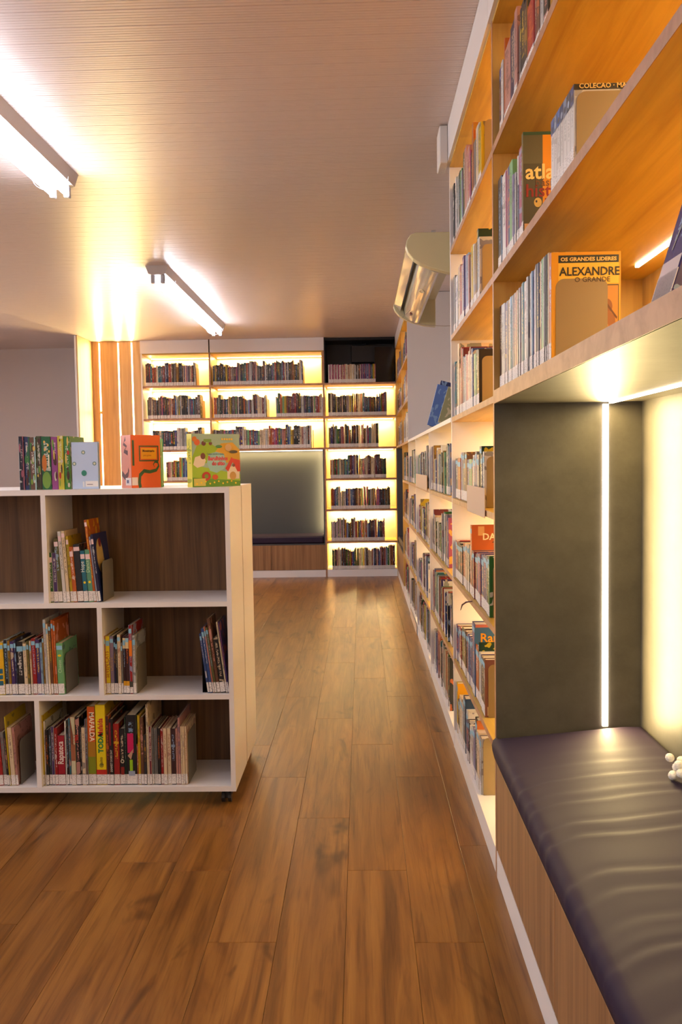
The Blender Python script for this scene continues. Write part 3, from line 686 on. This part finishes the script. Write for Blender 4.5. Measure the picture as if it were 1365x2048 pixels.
art(m3[22], [('r', .14, .46, .72, .74, (196, 20, 84)), ('p', [(.14, .42), (.72, .52), (.45, .36)], (190, 150, 120)), ('r', .32, .2, .6, .36, (140, 190, 20)), ('r', .2, .13, .8, .2, (150, 160, 180))], 'spine', 'spine_print')
Lb('M3', 22, 'wide black book with pink panel on its spine, bottom bay of rolling bookcase')
art(m3[20], [('c', .5, .42, .34, .035, (214, 200, 170)), ('c', .5, .42, .2, .02, (40, 40, 30)), ('r', .2, .18, .8, .32, (130, 30, 20))], 'spine', 'spine_print')
title(m3[11], '1984', .7, .62, .02, ink(180, 40, 30), 'spine', .8, .0006, up=True)
art(m3[18], [('r', .1, .6, .5, .95, (120, 20, 30))], 'spine', 'spine_print'); title(m3[18], 'DEAREST DORIS DAY', .72, .2, .011, ink(220, 210, 190), 'spine', .8, 0, up=True)
m2 = BK['M2L']
plain(m2[0], (214, 166, 10)); plain(m2[-1], (104, 160, 104))
art(m2[0], [('r', .1, .18, .8, .27, (20, 90, 110)), ('r', .15, .30, .8, .38, (20, 90, 110)), ('r', .1, .41, .8, .5, (20, 90, 110))], 'spine', 'spine_print')
title(m2[-1], 'Cheese', .72, .42, .018, ink(190, 214, 170), 'spine', .9, 0, up=True); art(m2[-1], [('c', .5, .76, .28, .022, (220, 196, 20))], 'spine', 'spine_print')
Lb('M2L', len(m2)-1, 'light green hardback with yellow spine dot, middle left bay of rolling bookcase')
art(m2[16], [('r', .02, .5, .98, .98, (34, 24, 24)), ('c', .3, .6, .3, .14, (190, 80, 20)), ('c', .55, .78, .06, .08, (196, 180, 140)), ('r', .3, .82, .75, .86, (150, 120, 60)), ('r', .5, .66, .9, .7, (200, 190, 170))])
mm = BK['M2M']
plain(mm[1], (214, 190, 16)); plain(mm[2], (120, 100, 116))
title(mm[1], 'SEVEN CATS', .72, .28, .020, ink(170, 110, 0), 'spine', .9, .0006, up=True); title(mm[2], 'LATIN', .72, .40, .020, ink(150, 120, 90), 'spine', .9, .0006, up=True)
art(mm[9], [('r', .02, .55, .98, .78, (226, 120, 10)), ('r', .02, .1, .98, .18, (60, 60, 50))], 'spine', 'spine_print')
for i in (7, 8): art(mm[i], [('r', .03, .78, .97, .96, (214, 190, 140)), ('r', .03, .14, .97, .22, (210, 150, 20))], 'spine', 'spine_print')
m1 = BK['M1']
plain(m1[8], (24, 96, 116)); plain(m1[9], (84, 140, 110)); plain(m1[7], (34, 32, 34))
for i in (8, 9): art(m1[i], [('c', .5, .38, .26, .024, (240, 200, 20))], 'spine', 'spine_print')
title(m1[8], 'Hope', .7, .58, .020, ink(225, 225, 215), 'spine', .9, 0, up=True); title(m1[9], 'Dance', .7, .56, .020, ink(190, 215, 170), 'spine', .9, 0, up=True)
art(m1[12], [('r', .0, .0, 1, 1, (26, 36, 84)), ('c', .34, .66, .24, .26, (190, 158, 92)), ('c', .40, .86, .09, .07, (110, 20, 30)), ('p', [(.2, .3), (.5, .46), (.62, .62), (.4, .55)], (176, 140, 80)), ('c', .72, .22, .12, .2, (160, 70, 30)), ('c', .5, .14, .1, .08, (60, 90, 50)), ('r', .55, .02, .95, .1, (170, 150, 80))])
Lb('M1', 12, 'navy book showing a bust on its cover, rightmost, upper bay of rolling bookcase')
al = BK['A1'][-1]
art(al, [('r', .0, .0, 1, 1, (232, 164, 20)), ('r', .10, .90, .97, .97, (40, 44, 38)), ('r', .10, .71, .97, .90, (246, 200, 60)), ('r', .62, .12, .97, .70, (60, 50, 30)), ('r', .63, .13, .96, .69, (206, 140, 48)),
  ('c', .80, .50, .08, .07, (150, 90, 40)), ('p', [(.66, .16), (.93, .16), (.92, .4), (.84, .46), (.72, .44), (.66, .34)], (158, 96, 44)), ('c', .76, .28, .07, .09, (196, 134, 62)), ('p', [(.66, .62), (.68, .64), (.95, .4), (.94, .38)], (110, 66, 30))])
title(al, 'ALEXANDRE', .115, .785, .0245, ink(36, 30, 24), sx=.90, bold=.0004); title(al, 'O GRANDE', .33, .725, .0145, ink(60, 40, 24)); title(al, 'OS GRANDES LIDERES', .13, .917, .0105, ink(240, 205, 120), sx=1.12, bold=.0004)
al['label'] = 'orange book with ALEXANDRE on its cover, lowest shelf above near bench'
# --- other books placed one by one
def solo(k, t, h, d, loc, rz, lean, label, **kw): return book(k, t, h, d, loc, rz, lean, label, 'books shown singly', **kw)
at = solo('d', .020, .250, .235, (.402, 2.112, 1.7955), -math.pi/2, 0, 'olive and orange atlas with large cover title, second shelf above near bench', lab=True, acc='Y')
art(at, [('r', 0, 0, 1, 1, (96, 92, 66)), ('r', 0, .0, .20, .70, (74, 70, 50)), ('r', .20, 0, .95, 1, (226, 146, 14)), ('r', 0, .97, .5, 1, (50, 84, 60)), ('c', .15, .33, .040, .045, (206, 170, 90)), ('c', .135, .34, .010, .012, (60, 50, 40)), ('p', [(.11, .06), (.20, .06), (.20, .22), (.17, .28), (.12, .22)], (150, 136, 76)), ('r', .01, .0, .07, .13, (214, 168, 120))])
title(at, 'atlas', .022, .555, .050, ink(246, 214, 130), bold=.001); title(at, 'básico', .12, .485, .027, ink(110, 64, 30)); title(at, 'história', .022, .385, .043, ink(140, 24, 14), bold=.0006); title(at, 'universal', .215, .30, .036, ink(140, 24, 14), bold=.0006)
y = 1.800
for i in range(7):
    o = solo('w', .0262, .158-.001*i, .15, (.404, y, 1.7955), -math.pi/2, 0, ORD[i+1] + ' white magazine with blue photo top from far end, second shelf above near bench', lab=True, acc='v'); y -= .0270
    art(o, [('r', .03, .80-.004*i, .97, .995, ((60, 84, 140), (96, 108, 130), (70, 100, 160), (50, 60, 90), (120, 130, 150), (60, 60, 70), (66, 70, 110))[i]), ('c', .5, .86, .3, .04, ((40, 40, 50), (150, 160, 180))[i % 2])], 'spine', 'spine_print')
    if i == 6:
        art(o, [('r', 0, .93, 1, 1, (40, 26, 14))]); title(o, 'COLECAO · MARAVILHAS', .06, .945, .0125, ink(226, 190, 110), sx=1.0, bold=.0003)
def bookend(x, y, z, w, h, m, label, axis='x', r=.018, flip=1):
    e = empty('bookend', (x, y, z), label, 'bookend', 'metal bookends', world=False)
    pr = [(0, 0), (w, 0), (w, h-r)] + [(w-r+r*math.sin(a*math.pi/12), h-r+r*math.cos(a*math.pi/12)) for a in range(5, -1, -1)] + [(r-r*math.sin(a*math.pi/12), h-r+r*math.cos(a*math.pi/12)) for a in range(0, 7)]
    b = MB(); b.prism(pr, 'y', 0, .0012); b.obj('upright_plate', m, e, merge=False)
    b = MB(); b.box(0, w, 0 if flip > 0 else -.09, .09 if flip > 0 else .0012, 0, .0010); b.obj('base_plate', m, e, merge=False)
    return e
bookend(.412, ENDP['A1']-.0022, 1.459, .108, .172, tan_metal, 'brown bookend in front of the orange cover, lowest shelf above near bench')
bookend(.408, y-.0022, 1.794, .125, .139, tan_metal, 'tall glossy bookend beside white magazines, second shelf above near bench')
bookend(.412, ENDP['A3']-.0022, 2.158, .15, .20, tan_metal, 'tan bookend by black book, third shelf above near bench')
for key, w, h, lb in (('B6', .14, .20, 'top'), ('B5', .15, .185, 'second'), ('B4', .15, .165, 'third'), ('B3', .13, .17, 'fourth'), ('B2', .13, .17, 'fifth'), ('B1', .12, .18, 'sixth'), ('B0', .16, .205, 'bottom')):
    bookend(.414, ENDP[key]-.0022, ZB[key], w, h, tan_metal, f'tan metal bookend at near end of {lb} shelf, seven-shelf bookcase')
for key, lb, w, h in (('M1', 'upper bay', .13, .15), ('M2L', 'middle left bay', .13, .15), ('M2M', 'middle centre bay', .13, .17), ('M3L', 'bottom left bay', .13, .17), ('M3', 'bottom bay', .14, .19)):
    x = {'M1': ENDP['M1']+.004, 'M3L': ENDP['M3L']+.004}.get(key, ENDP[key]+.002)
    e = bookend(x, 3.07, ZB[key], w, h, grey_metal, f'grey metal bookend closing the books, {lb} of rolling bookcase')
    e.rotation_euler.z = math.pi/2
e = bookend(-.600, 3.07, .415, .13, .165, blackpl, 'black bookend left of leaning books, middle right bay of rolling bookcase', flip=-1); e.rotation_euler.z = math.pi/2
# atlas shelf extras nearer to the camera
o = solo('l', .030, .27, .19, (.404, 1.262, 2.160), -math.pi/2, 0, 'blue book with red cover lettering, third shelf above near bench', col=(96, 116, 168), acc='R')
art(o, [('r', 0, 0, 1, 1, (100, 116, 160)), ('p', [(.3, .2), (.36, .2), (.75, .6), (.7, .64)], (150, 40, 60)), ('r', .2, .1, .26, .4, (150, 40, 60)), ('p', [(.5, .75), (.8, .6), (.84, .66), (.55, .82)], (150, 40, 60))])
title(o, 'Aventura', .1, .12, .036, ink(150, 36, 56), sx=.9)
solo('o', .022, .26, .17, (.404, 1.150, 2.160), -math.pi/2, 0, 'orange book nearest the corner, third shelf above near bench'); solo('w', .035, .26, .17, (.404, 1.126, 2.160), -math.pi/2, 0, 'thick white book nearest the corner, third shelf above near bench')
o = solo('p', .075, .25, .10, (.404, 1.194, 1.4605), -math.pi/2, 0, 'leaning purple book with big spine label, lowest shelf above near bench', col=(58, 46, 104), acc='l')
o.matrix_world = Matrix.Translation((.404, 1.194, 1.4615)) @ Matrix.Rotation(math.radians(17), 4, 'Y') @ Matrix.Rotation(-math.pi/2, 4, 'Z')
art(o, [('r', .03, .02, .97, .24, (206, 188, 184)), ('p', [(.3, .3), (.36, .3), (.62, .55), (.56, .58)], (150, 150, 140)), ('c', .5, .8, .3, .1, (110, 100, 110))], 'spine', 'spine_print')
# tall covers seen over lower books
_i = [i for i, e in enumerate(parse(ROWS['B2'][1])) if e[2] > 255][-1]; o = BK['B2'][_i]; o['label'] = 'tall orange book with white cover lettering, fifth shelf of seven-shelf bookcase'
B1b = BK['B1']
def cover_on(bk, base, texts, extra=()):
    art(bk, [('r', 0, 0, 1, 1, base)] + list(extra))
    for (s, u, v, size, c) in texts: title(bk, s, u, v, size, ink(*c), bold=.0008)
cover_on(o, (178, 82, 24), [('DALMA', .27, .80, .034, (245, 220, 170)), ('101', .62, .91, .05, (30, 130, 150))], [('r', .16, .86, .32, .99, (214, 156, 90)), ('p', [(.5, .76), (.6, .79), (.7, .76)], (60, 30, 20))])
ix = [i for i, e in enumerate(parse(ROWS['B1'][1])) if e[0] == 'b' and e[2] > 240]
if ix: cover_on(B1b[ix[-1]], (62, 104, 138), [('Rapunzel', .12, .76, .046, (240, 160, 20)), ('THE', .36, .66, .026, (225, 130, 60))], [('r', .02, .96, .98, 1.0, (200, 110, 90))])
cover_on(B1b[-1], (128, 78, 66), [], [('r', .05, .03, .45, .18, (222, 186, 130)), ('c', .6, .3, .05, .05, (60, 30, 20))])
cover_on(BK['B0'][0], (226, 160, 16), [('H', .45, .78, .08, (200, 20, 10)), ('i', .75, .80, .07, (200, 20, 10))])
ix = [i for i, e in enumerate(parse(ROWS['B0'][1])) if e[0] == 'B']
cover_on(BK['B0'][ix[-1]], (36, 60, 90), [], [('c', .55, .72, .2, .16, (150, 70, 40)), ('c', .5, .84, .2, .09, (40, 24, 20))])
cover_on(BK['B0'][-3], (216, 120, 50), [], [('r', .3, .7, .36, .84, (240, 190, 130))])
cover_on(BK['B4'][-1], (24, 20, 24), []); 
# --- row standing on top of the rolling bookcase
TZ = 1.1765
bc = [((24, 22, 36), (150, 84, 100)), ((40, 50, 96), (50, 100, 70)), ((104, 74, 60), (150, 190, 190)), ((72, 84, 48), (60, 44, 40)), ((34, 100, 62), (220, 170, 60)), ((150, 74, 140), (110, 64, 40)), ((206, 196, 60), (176, 40, 36)), ((60, 130, 50), (180, 40, 40))]
w_ = [.020, .021, .023, .020, .035, .025, .022, .024]; x = -1.255
for i, ((c, a), w) in enumerate(zip(bc, w_)):
    o = book('k', w-.001, .196-.002*(i % 3), .16, (x, 3.062+.002*(i % 2), TZ), 0, 0, ORD[i+1] + ' glossy picture board book from left on top of rolling bookcase', 'board books on the rolling bookcase', col=c, acc='w', lab=False, name='board_book'); x += w
    r = random.Random(i*5+1)
    sh = [('r', .78, 0, 1, 1, a)] if i < 4 else []
    for j in range(9): sh.append(('c', r.uniform(.25, .75), r.uniform(.08, .92), r.uniform(.1, .24), r.uniform(.025, .10), r.choice([a, (210, 180, 90), (60, 120, 60), (70, 40, 30), (120, 150, 60), (200, 190, 170)] if i else [a, (60, 40, 60), (30, 30, 50)])))
    if i == 4: sh = [('c', .5, .18, .46, .16, (110, 150, 60)), ('c', .3, .5, .26, .16, (190, 110, 40))] + [('c', u, v, .09, .025, (236, 190, 90)) for u, v in ((.35, .9), (.75, .84), (.85, .72), (.4, .76))] + [('r', .74, .4, .86, .66, (236, 226, 200))]
    art(o, sh, 'spine', 'spine_print')
o = book('l', .018, .172, .098, (-1.060-.005, 3.085, TZ), -math.pi/2, 0, 'pale blue book facing forward with small round pictures on top of rolling bookcase', 'books on the rolling bookcase', col=(178, 200, 232), acc='w', lab=False)
o.location.x = -1.062
rings = []
for u, v in ((.45, .78), (.10, .54), (.86, .54)): rings += [('c', u, v, .075, .043, (110, 140, 140)), ('c', u, v, .04, .024, (214, 214, 190))]
art(o, [('r', .01, .01, .99, .99, (186, 206, 236))] + rings + [('c', .46, .34, .10, .062, (46, 130, 110)), ('r', .5, .05, .98, .17, (236, 234, 232)), ('r', .56, .09, .78, .105, (130, 120, 130)), ('r', .40, .04, .47, .16, (220, 226, 232))])
o = book('o', .080, .197, .122, (-.908, 3.165, TZ), -math.pi/2+math.radians(44), 0, 'thick orange book with pink spine standing open to view on top of rolling bookcase', 'books on the rolling bookcase', col=(232, 96, 34), acc='o', lab=False)
tail = []
for q in curve_pts([(.28, 0), (.25, .1), (.28, .24), (.42, .32), (.62, .30), (.84, .33), (.93, .41), (.90, .48), (.80, .49), (.74, .44), (.78, .39)], [.05, .048, .045, .035, .032, .03, .026, .022, .018, .014, .006]): tail.append(('p', q, (52, 84, 44)))
art(o, [('r', 0, 0, 1, 1, (236, 98, 36)), ('r', .03, .42, .10, .90, (40, 74, 40)), ('r', .26, .50, .94, .80, (60, 70, 34)), ('r', .30, .525, .90, .775, (226, 88, 30)), ('r', .33, .545, .86, .755, (242, 164, 24)), ('r', .0, .05, .2, .2, (236, 220, 212))] + tail)
title(o, 'Monstruario', .38, .68, .0125, ink(110, 60, 20), sx=.8, bold=.0004); title(o, 'para gente', .40, .60, .009, ink(180, 90, 20), sx=.9)
sp = []
for q in curve_pts([(.5, .94), (.3, .84), (.6, .78), (.35, .70), (.7, .66)], .045) + curve_pts([(.75, .36), (.68, .26), (.4, .2), (.12, .28)], .05): sp.append(('p', q, (110, 60, 60)))
art(o, [('r', .02, .0, .98, 1, (236, 150, 128))] + sp + [('r', .45, .05, .98, .19, (236, 220, 214)), ('r', .55, .09, .75, .15, (90, 90, 130))], 'spine', 'spine_print')
o = book('e', .030, .185, .115, (-.885, 3.262, TZ), -math.pi/2, 0, 'mint green book half hidden behind the thick orange book', 'books on the rolling bookcase', col=(130, 212, 140), acc='w', lab=False)
o = book('y', .040, .197, .205, (-.648, 3.118, TZ), -math.pi/2+math.radians(40), 0, 'square farm picture book with red barn cover on top of rolling bookcase', 'books on the rolling bookcase', col=(226, 216, 90), acc='g', lab=False, name='picture_book')
fa = [('r', 0, 0, 1, 1, (150, 180, 170)), ('p', [(0, .55), (.1, .78), (.35, .84), (.55, .72), (.6, .5), (0, .4)], (140, 176, 22)), ('p', [(.45, .62), (.6, .82), (.85, .84), (1, .7), (1, .45), (.5, .45)], (206, 156, 30)), ('r', 0, 0, 1, .2, (90, 146, 30)),
  ('p', [(0, .18), (0, .42), (.3, .36), (.6, .3), (1, .22), (1, .1)], (150, 186, 40)), ('p', [(.30, .46), (.34, .62), (.50, .66), (.66, .62), (.70, .46), (.66, .34), (.5, .26), (.36, .30)], (150, 196, 196)),
  ('p', [(.02, .42), (.06, .56), (.2, .60), (.28, .5), (.24, .40), (.1, .36)], (224, 210, 190)), ('c', .22, .58, .05, .06, (110, 50, 40)), ('c', .24, .82, .045, .045, (90, 20, 40)), ('c', .38, .82, .035, .035, (90, 20, 40)), ('r', .24, .84, .40, .90, (110, 150, 60)),
  ('r', .72, .14, .98, .38, (232, 216, 196)), ('p', [(.68, .34), (.82, .56), (.86, .50), (.74, .28)], (200, 40, 30)), ('p', [(.80, .54), (1, .50), (1, .28), (.94, .28), (.82, .5)], (206, 44, 34)), ('c', .84, .2, .07, .08, (196, 150, 80)), ('c', .86, .40, .03, .03, (110, 40, 40)),
  ('c', .28, .20, .09, .085, (176, 30, 30)), ('c', .28, .20, .04, .04, (110, 140, 40)), ('c', .1, .84, .06, .06, (206, 90, 40)), ('c', .05, .9, .05, .05, (200, 110, 30)), ('c', .75, .74, .07, .07, (206, 170, 120)), ('c', .86, .66, .09, .03, (50, 40, 34)), ('c', .55, .76, .07, .03, (60, 130, 70)), ('c', .46, .18, .06, .05, (200, 80, 30)),
  ('r', .02, .02, .26, .16, (206, 190, 90))] + [('c', .08+.09*j, .06+.02*(j % 3), .018, .018, (240, 200, 40)) for j in range(10)] + [('c', .62+.05*j, .9, .02, .02, (230, 190, 60)) for j in range(5)]
art(o, fa); title(o, 'Barulhinhos', .325, .50, .0215, ink(214, 50, 70), sx=.82, bold=.0007); title(o, 'do sítio', .40, .405, .0215, ink(214, 50, 70), sx=.85, bold=.0007); title(o, 'Toque, escute e sonhe', .30, .605, .009, ink(60, 90, 110), sx=.9)
# --- leaning group on top of the low bookcase
o = solo('b', .024, .25, .130, (.392, 4.60, 1.4485), -math.pi/2, 0, 'blue folder-like book leaning on top of the low white bookcase', col=(92, 124, 190), acc='l', lab=False)
o.matrix_world = Matrix.Translation((.400, 5.12, 1.484)) @ Matrix.Rotation(math.radians(15), 4, 'Y') @ Matrix.Rotation(-math.pi/2, 4, 'Z')
o2 = solo('d', .022, .215, .14, (.42, 4.50, 1.45), -math.pi/2, 0, 'olive book leaning against the blue one on low white bookcase', col=(150, 146, 104), acc='c', lab=False)
o2.matrix_world = Matrix.Translation((.452, 4.98, 1.492)) @ Matrix.Rotation(math.radians(17), 4, 'Y') @ Matrix.Rotation(-math.pi/2, 4, 'Z')
o3 = solo('B', .016, .285, .11, (.42, 4.66, 1.45), -math.pi/2, 0, 'dark blue book leaning behind the blue one on low white bookcase', col=(34, 44, 96), acc='l', lab=False)
o3.matrix_world = Matrix.Translation((.420, 5.2, 1.480)) @ Matrix.Rotation(math.radians(15), 4, 'Y') @ Matrix.Rotation(-math.pi/2, 4, 'Z')
# --- plain card holders clipped to shelf fronts
def card(y0, y1, z0, z1, lb):
    b = MB(); b.box(.386, .3885, y0, y1, z0, z1); o = b.obj('shelf_card', beige_card, None, bevel=.001); tag(o, lb, 'card holder')
card(2.66, 3.10, 1.075, 1.170, 'blank beige card holder on fourth shelf of seven-shelf bookcase'); card(5.0, 6.0, 1.090, 1.180, 'blank beige card holder on upper shelf of low white bookcase')
card(6.1, 6.9, .0, .07, 'blank beige card block at the foot of the low white bookcase')
o = MB(); o.tube([(.39, 3.01, .754), (.372, 3.03, .748), (.36, 3.05, .735), (.356, 3.07, .712)], [.002, .003, .003, .001], 6); q = o.obj('ribbon_bookmark', ink(70, 24, 40), None); tag(q, 'dark ribbon hanging over fifth shelf edge of seven-shelf bookcase', 'bookmark')
# ============================================================= the remaining rows, joined: low case, far case and the back wall
big = MB(); tri = (big, big, big)
def fill(axis, a, b, fixed, z, keys=None, hmin=.17, hmax=.25, tmin=.016, tmax=.034, seed=0, dep=.16, label=True, leanp=.1):
    rnd = random.Random(seed*77+3); p = a; sgn = 1 if b > a else -1; i = 0
    h0 = rnd.uniform(hmin+.01, (hmin+hmax)/2)
    while (b-p)*sgn > tmin:
        if keys: k = keys[i % len(keys)]; t = abs(b-a)/len(keys)*rnd.uniform(.8, 1.2)
        else: k = rnd.choice('kkKNNnBbbtGgrRoyYpvvVVwwccsqdleP'); t = rnd.uniform(tmin, tmax)
        t = min(t, abs(b-p)); i += 1
        if rnd.random() < .25: h0 = rnd.uniform(hmin, hmax)
        h = min(hmax, h0*rnd.uniform(.97, 1.04))
        col = (*[q*DK(k)*.9 for q in jit(PAL[k][0], rnd, .15)], 1); acc = (*jit(PAL[accent(k, rnd)][0], rnd), rnd.random())
        if axis == 'x': T_ = Matrix.Translation((p, fixed+rnd.uniform(0, .01), z+.001))
        else: T_ = Matrix.Translation((fixed+rnd.uniform(0, .012), p, z+.001)) @ Matrix.Rotation(-math.pi/2, 4, 'Z')
        if rnd.random() < leanp: T_ = T_ @ Matrix.Rotation(rnd.uniform(-.03, .03), 4, 'Y')
        book_geo(tri, T_, t-.0007, h, dep*rnd.uniform(.8, 1.1), col, acc, full=False, lab=label); p += sgn*t
# low bookcase, three bays by four shelves
sd = 100
for (a, c) in bays:
    for z in (LV[4], LV[3], LV[2], LV[1]):
        sd += 1; fill('y', c-.02, a+.16+.3*((sd*37) % 5)/9, .402, z, hmin=.17, hmax=.26, seed=sd, tmin=.018, tmax=.04)
for (a, c) in ((7.06, 8.02),):
    for z in (LV[7], LV[6], LV[5], LV[4], LV[3], LV[2], LV[1]): sd += 1; fill('y', c-.02, a+.08, .402, z, seed=sd, hmax=.27)
for z in (LV[7], LV[6], LV[5]): sd += 1; fill('y', 9.25, 8.1, .402, z, seed=sd)
X = lambda px: -2.424+(px-283)*.00557
R_ = [  # back wall rows: left px, right px, level, colours read off the photograph
 (289, 391, 7, 'NNNRttrrnrcwtttKKrRbBBorrdKvvnYYNkKKcpcPVpvcPKkw'), (291, 400, 6, 'ddkvcnvnnKKKvKpPBKKKnkRscoNRblwdyKwKkkKkKwvbpptKvNnNk'), (300, 400, 5, 'KKKkctkBBkkKbwVVvVlnRcVkKKk'), (326, 374, 4, 'nrscdryGgoyeblbpY'),
 (424, 605, 7, 'kKydkKKkkKKkyyKRonnvpKPpvckBgttoovwVNRKscKBkKKkkwKkkKKbtorkKkKvtrRcBwkkndoYkkdncwp'), (425, 531, 6, 'roovddGkKskkbtncykBBvdeBwkkKkkonbylqBKVwkKBbcccVcRRVVV'), (549, 649, 6, 'VtgGooeeyyYRNRRRRrRNKkkVwvpBkktbKBceRRrscwNkk'), (423, 620, 5, 'KVknvdPtKbqrkKkppwcvertRpbecccVcoorPmpgtsoBblyYkkkkcswVVkw'),
 (654, 772, 6, 'kkcckNKkycNKvKkcKkKKwvcyckysroncccsovtbKkttNRKkdKkkkkbbbgYroppvv'), (654, 755, 5, 'kybppkKVveggKKrsPoccKkKtoKkkkkNRKVkGccwwrrnKNcVmmttvVcccccKkG'), (656, 770, 4, 'rccrgNregccvcnteblgRNpqncBbyogBpPNccRNncccwRRNkkNNgGGGG'), (656, 777, 3, 'yroNbttccwcgcdwBbBocblbBKnncrdnyePPtmogkVcdrcNPPPpNkKkGGdGGkKN'), (656, 766, 2, 'KwPwKwPwKwPwKwpyoqlKNYNNRVwrsykbbPoYbcroVlBBKRNNpcoobbtKNNrRNR'), (657, 794, 1, 'KgcKNscccVNnkKNkgdRgyrRbbgdddddcceeyyqvnnccccrwbBgPcRblbPNRprsltggconoNN')]
for a, c, l, ks in R_:
    sd += 1; fill('x', X(a), min(X(c), .372), FY+.016, LV[l], keys=ks, hmin=.195, hmax=.262, seed=sd, dep=.17)
fill('x', X(655), X(751), FY+.016, LV[7], keys='wPPwPPwPPwPPwPscPscwcscccwcVwKKwKKwpPqBPpqbqPpbgyyPpge', hmin=.195, hmax=.205, seed=999, leanp=0)
o = big.obj('distant_books', [cover_m, paper, label_m], None, attrs=True, merge=False)
tag(o, 'rows of distant books on the low bookcase, far bookcases and glowing back shelves', 'books', None, 'stuff')
# bookends on the distant shelves
bookend(.414, 4.02, LV[3], .12, .20, tan_metal, 'olive bookend at near end, second shelf down, low white bookcase')
bookend(.414, 4.26, LV[1], .16, .20, tan_metal, 'yellowish bookend at near end, bottom shelf, low white bookcase')
bookend(.414, 5.42, LV[1], .10, .20, tan_metal, 'yellow-lit bookend in middle bay, bottom shelf, low white bookcase')
for (px, l, lb) in ((391, 7, 'top shelf, narrow glowing bookcase'), (402, 6, 'second shelf, narrow glowing bookcase'), (606, 7, 'top shelf, wide glowing bookcase'), (533, 6, 'second shelf middle, wide glowing bookcase'), (622, 5, 'third shelf, wide glowing bookcase')):
    e = bookend(X(px), FY+.02, LV[l], .16, .20, tan_metal, 'bookend at the right end of the books, '+lb); e.rotation_euler.z = math.pi/2
for o in bpy.data.objects:
    for k in ('_w', '_t', '_h', '_d'):
        if k in o: del o[k]
print('books', NB, 'leds', NLED, 'planks', npl, 'objects', len(bpy.data.objects))
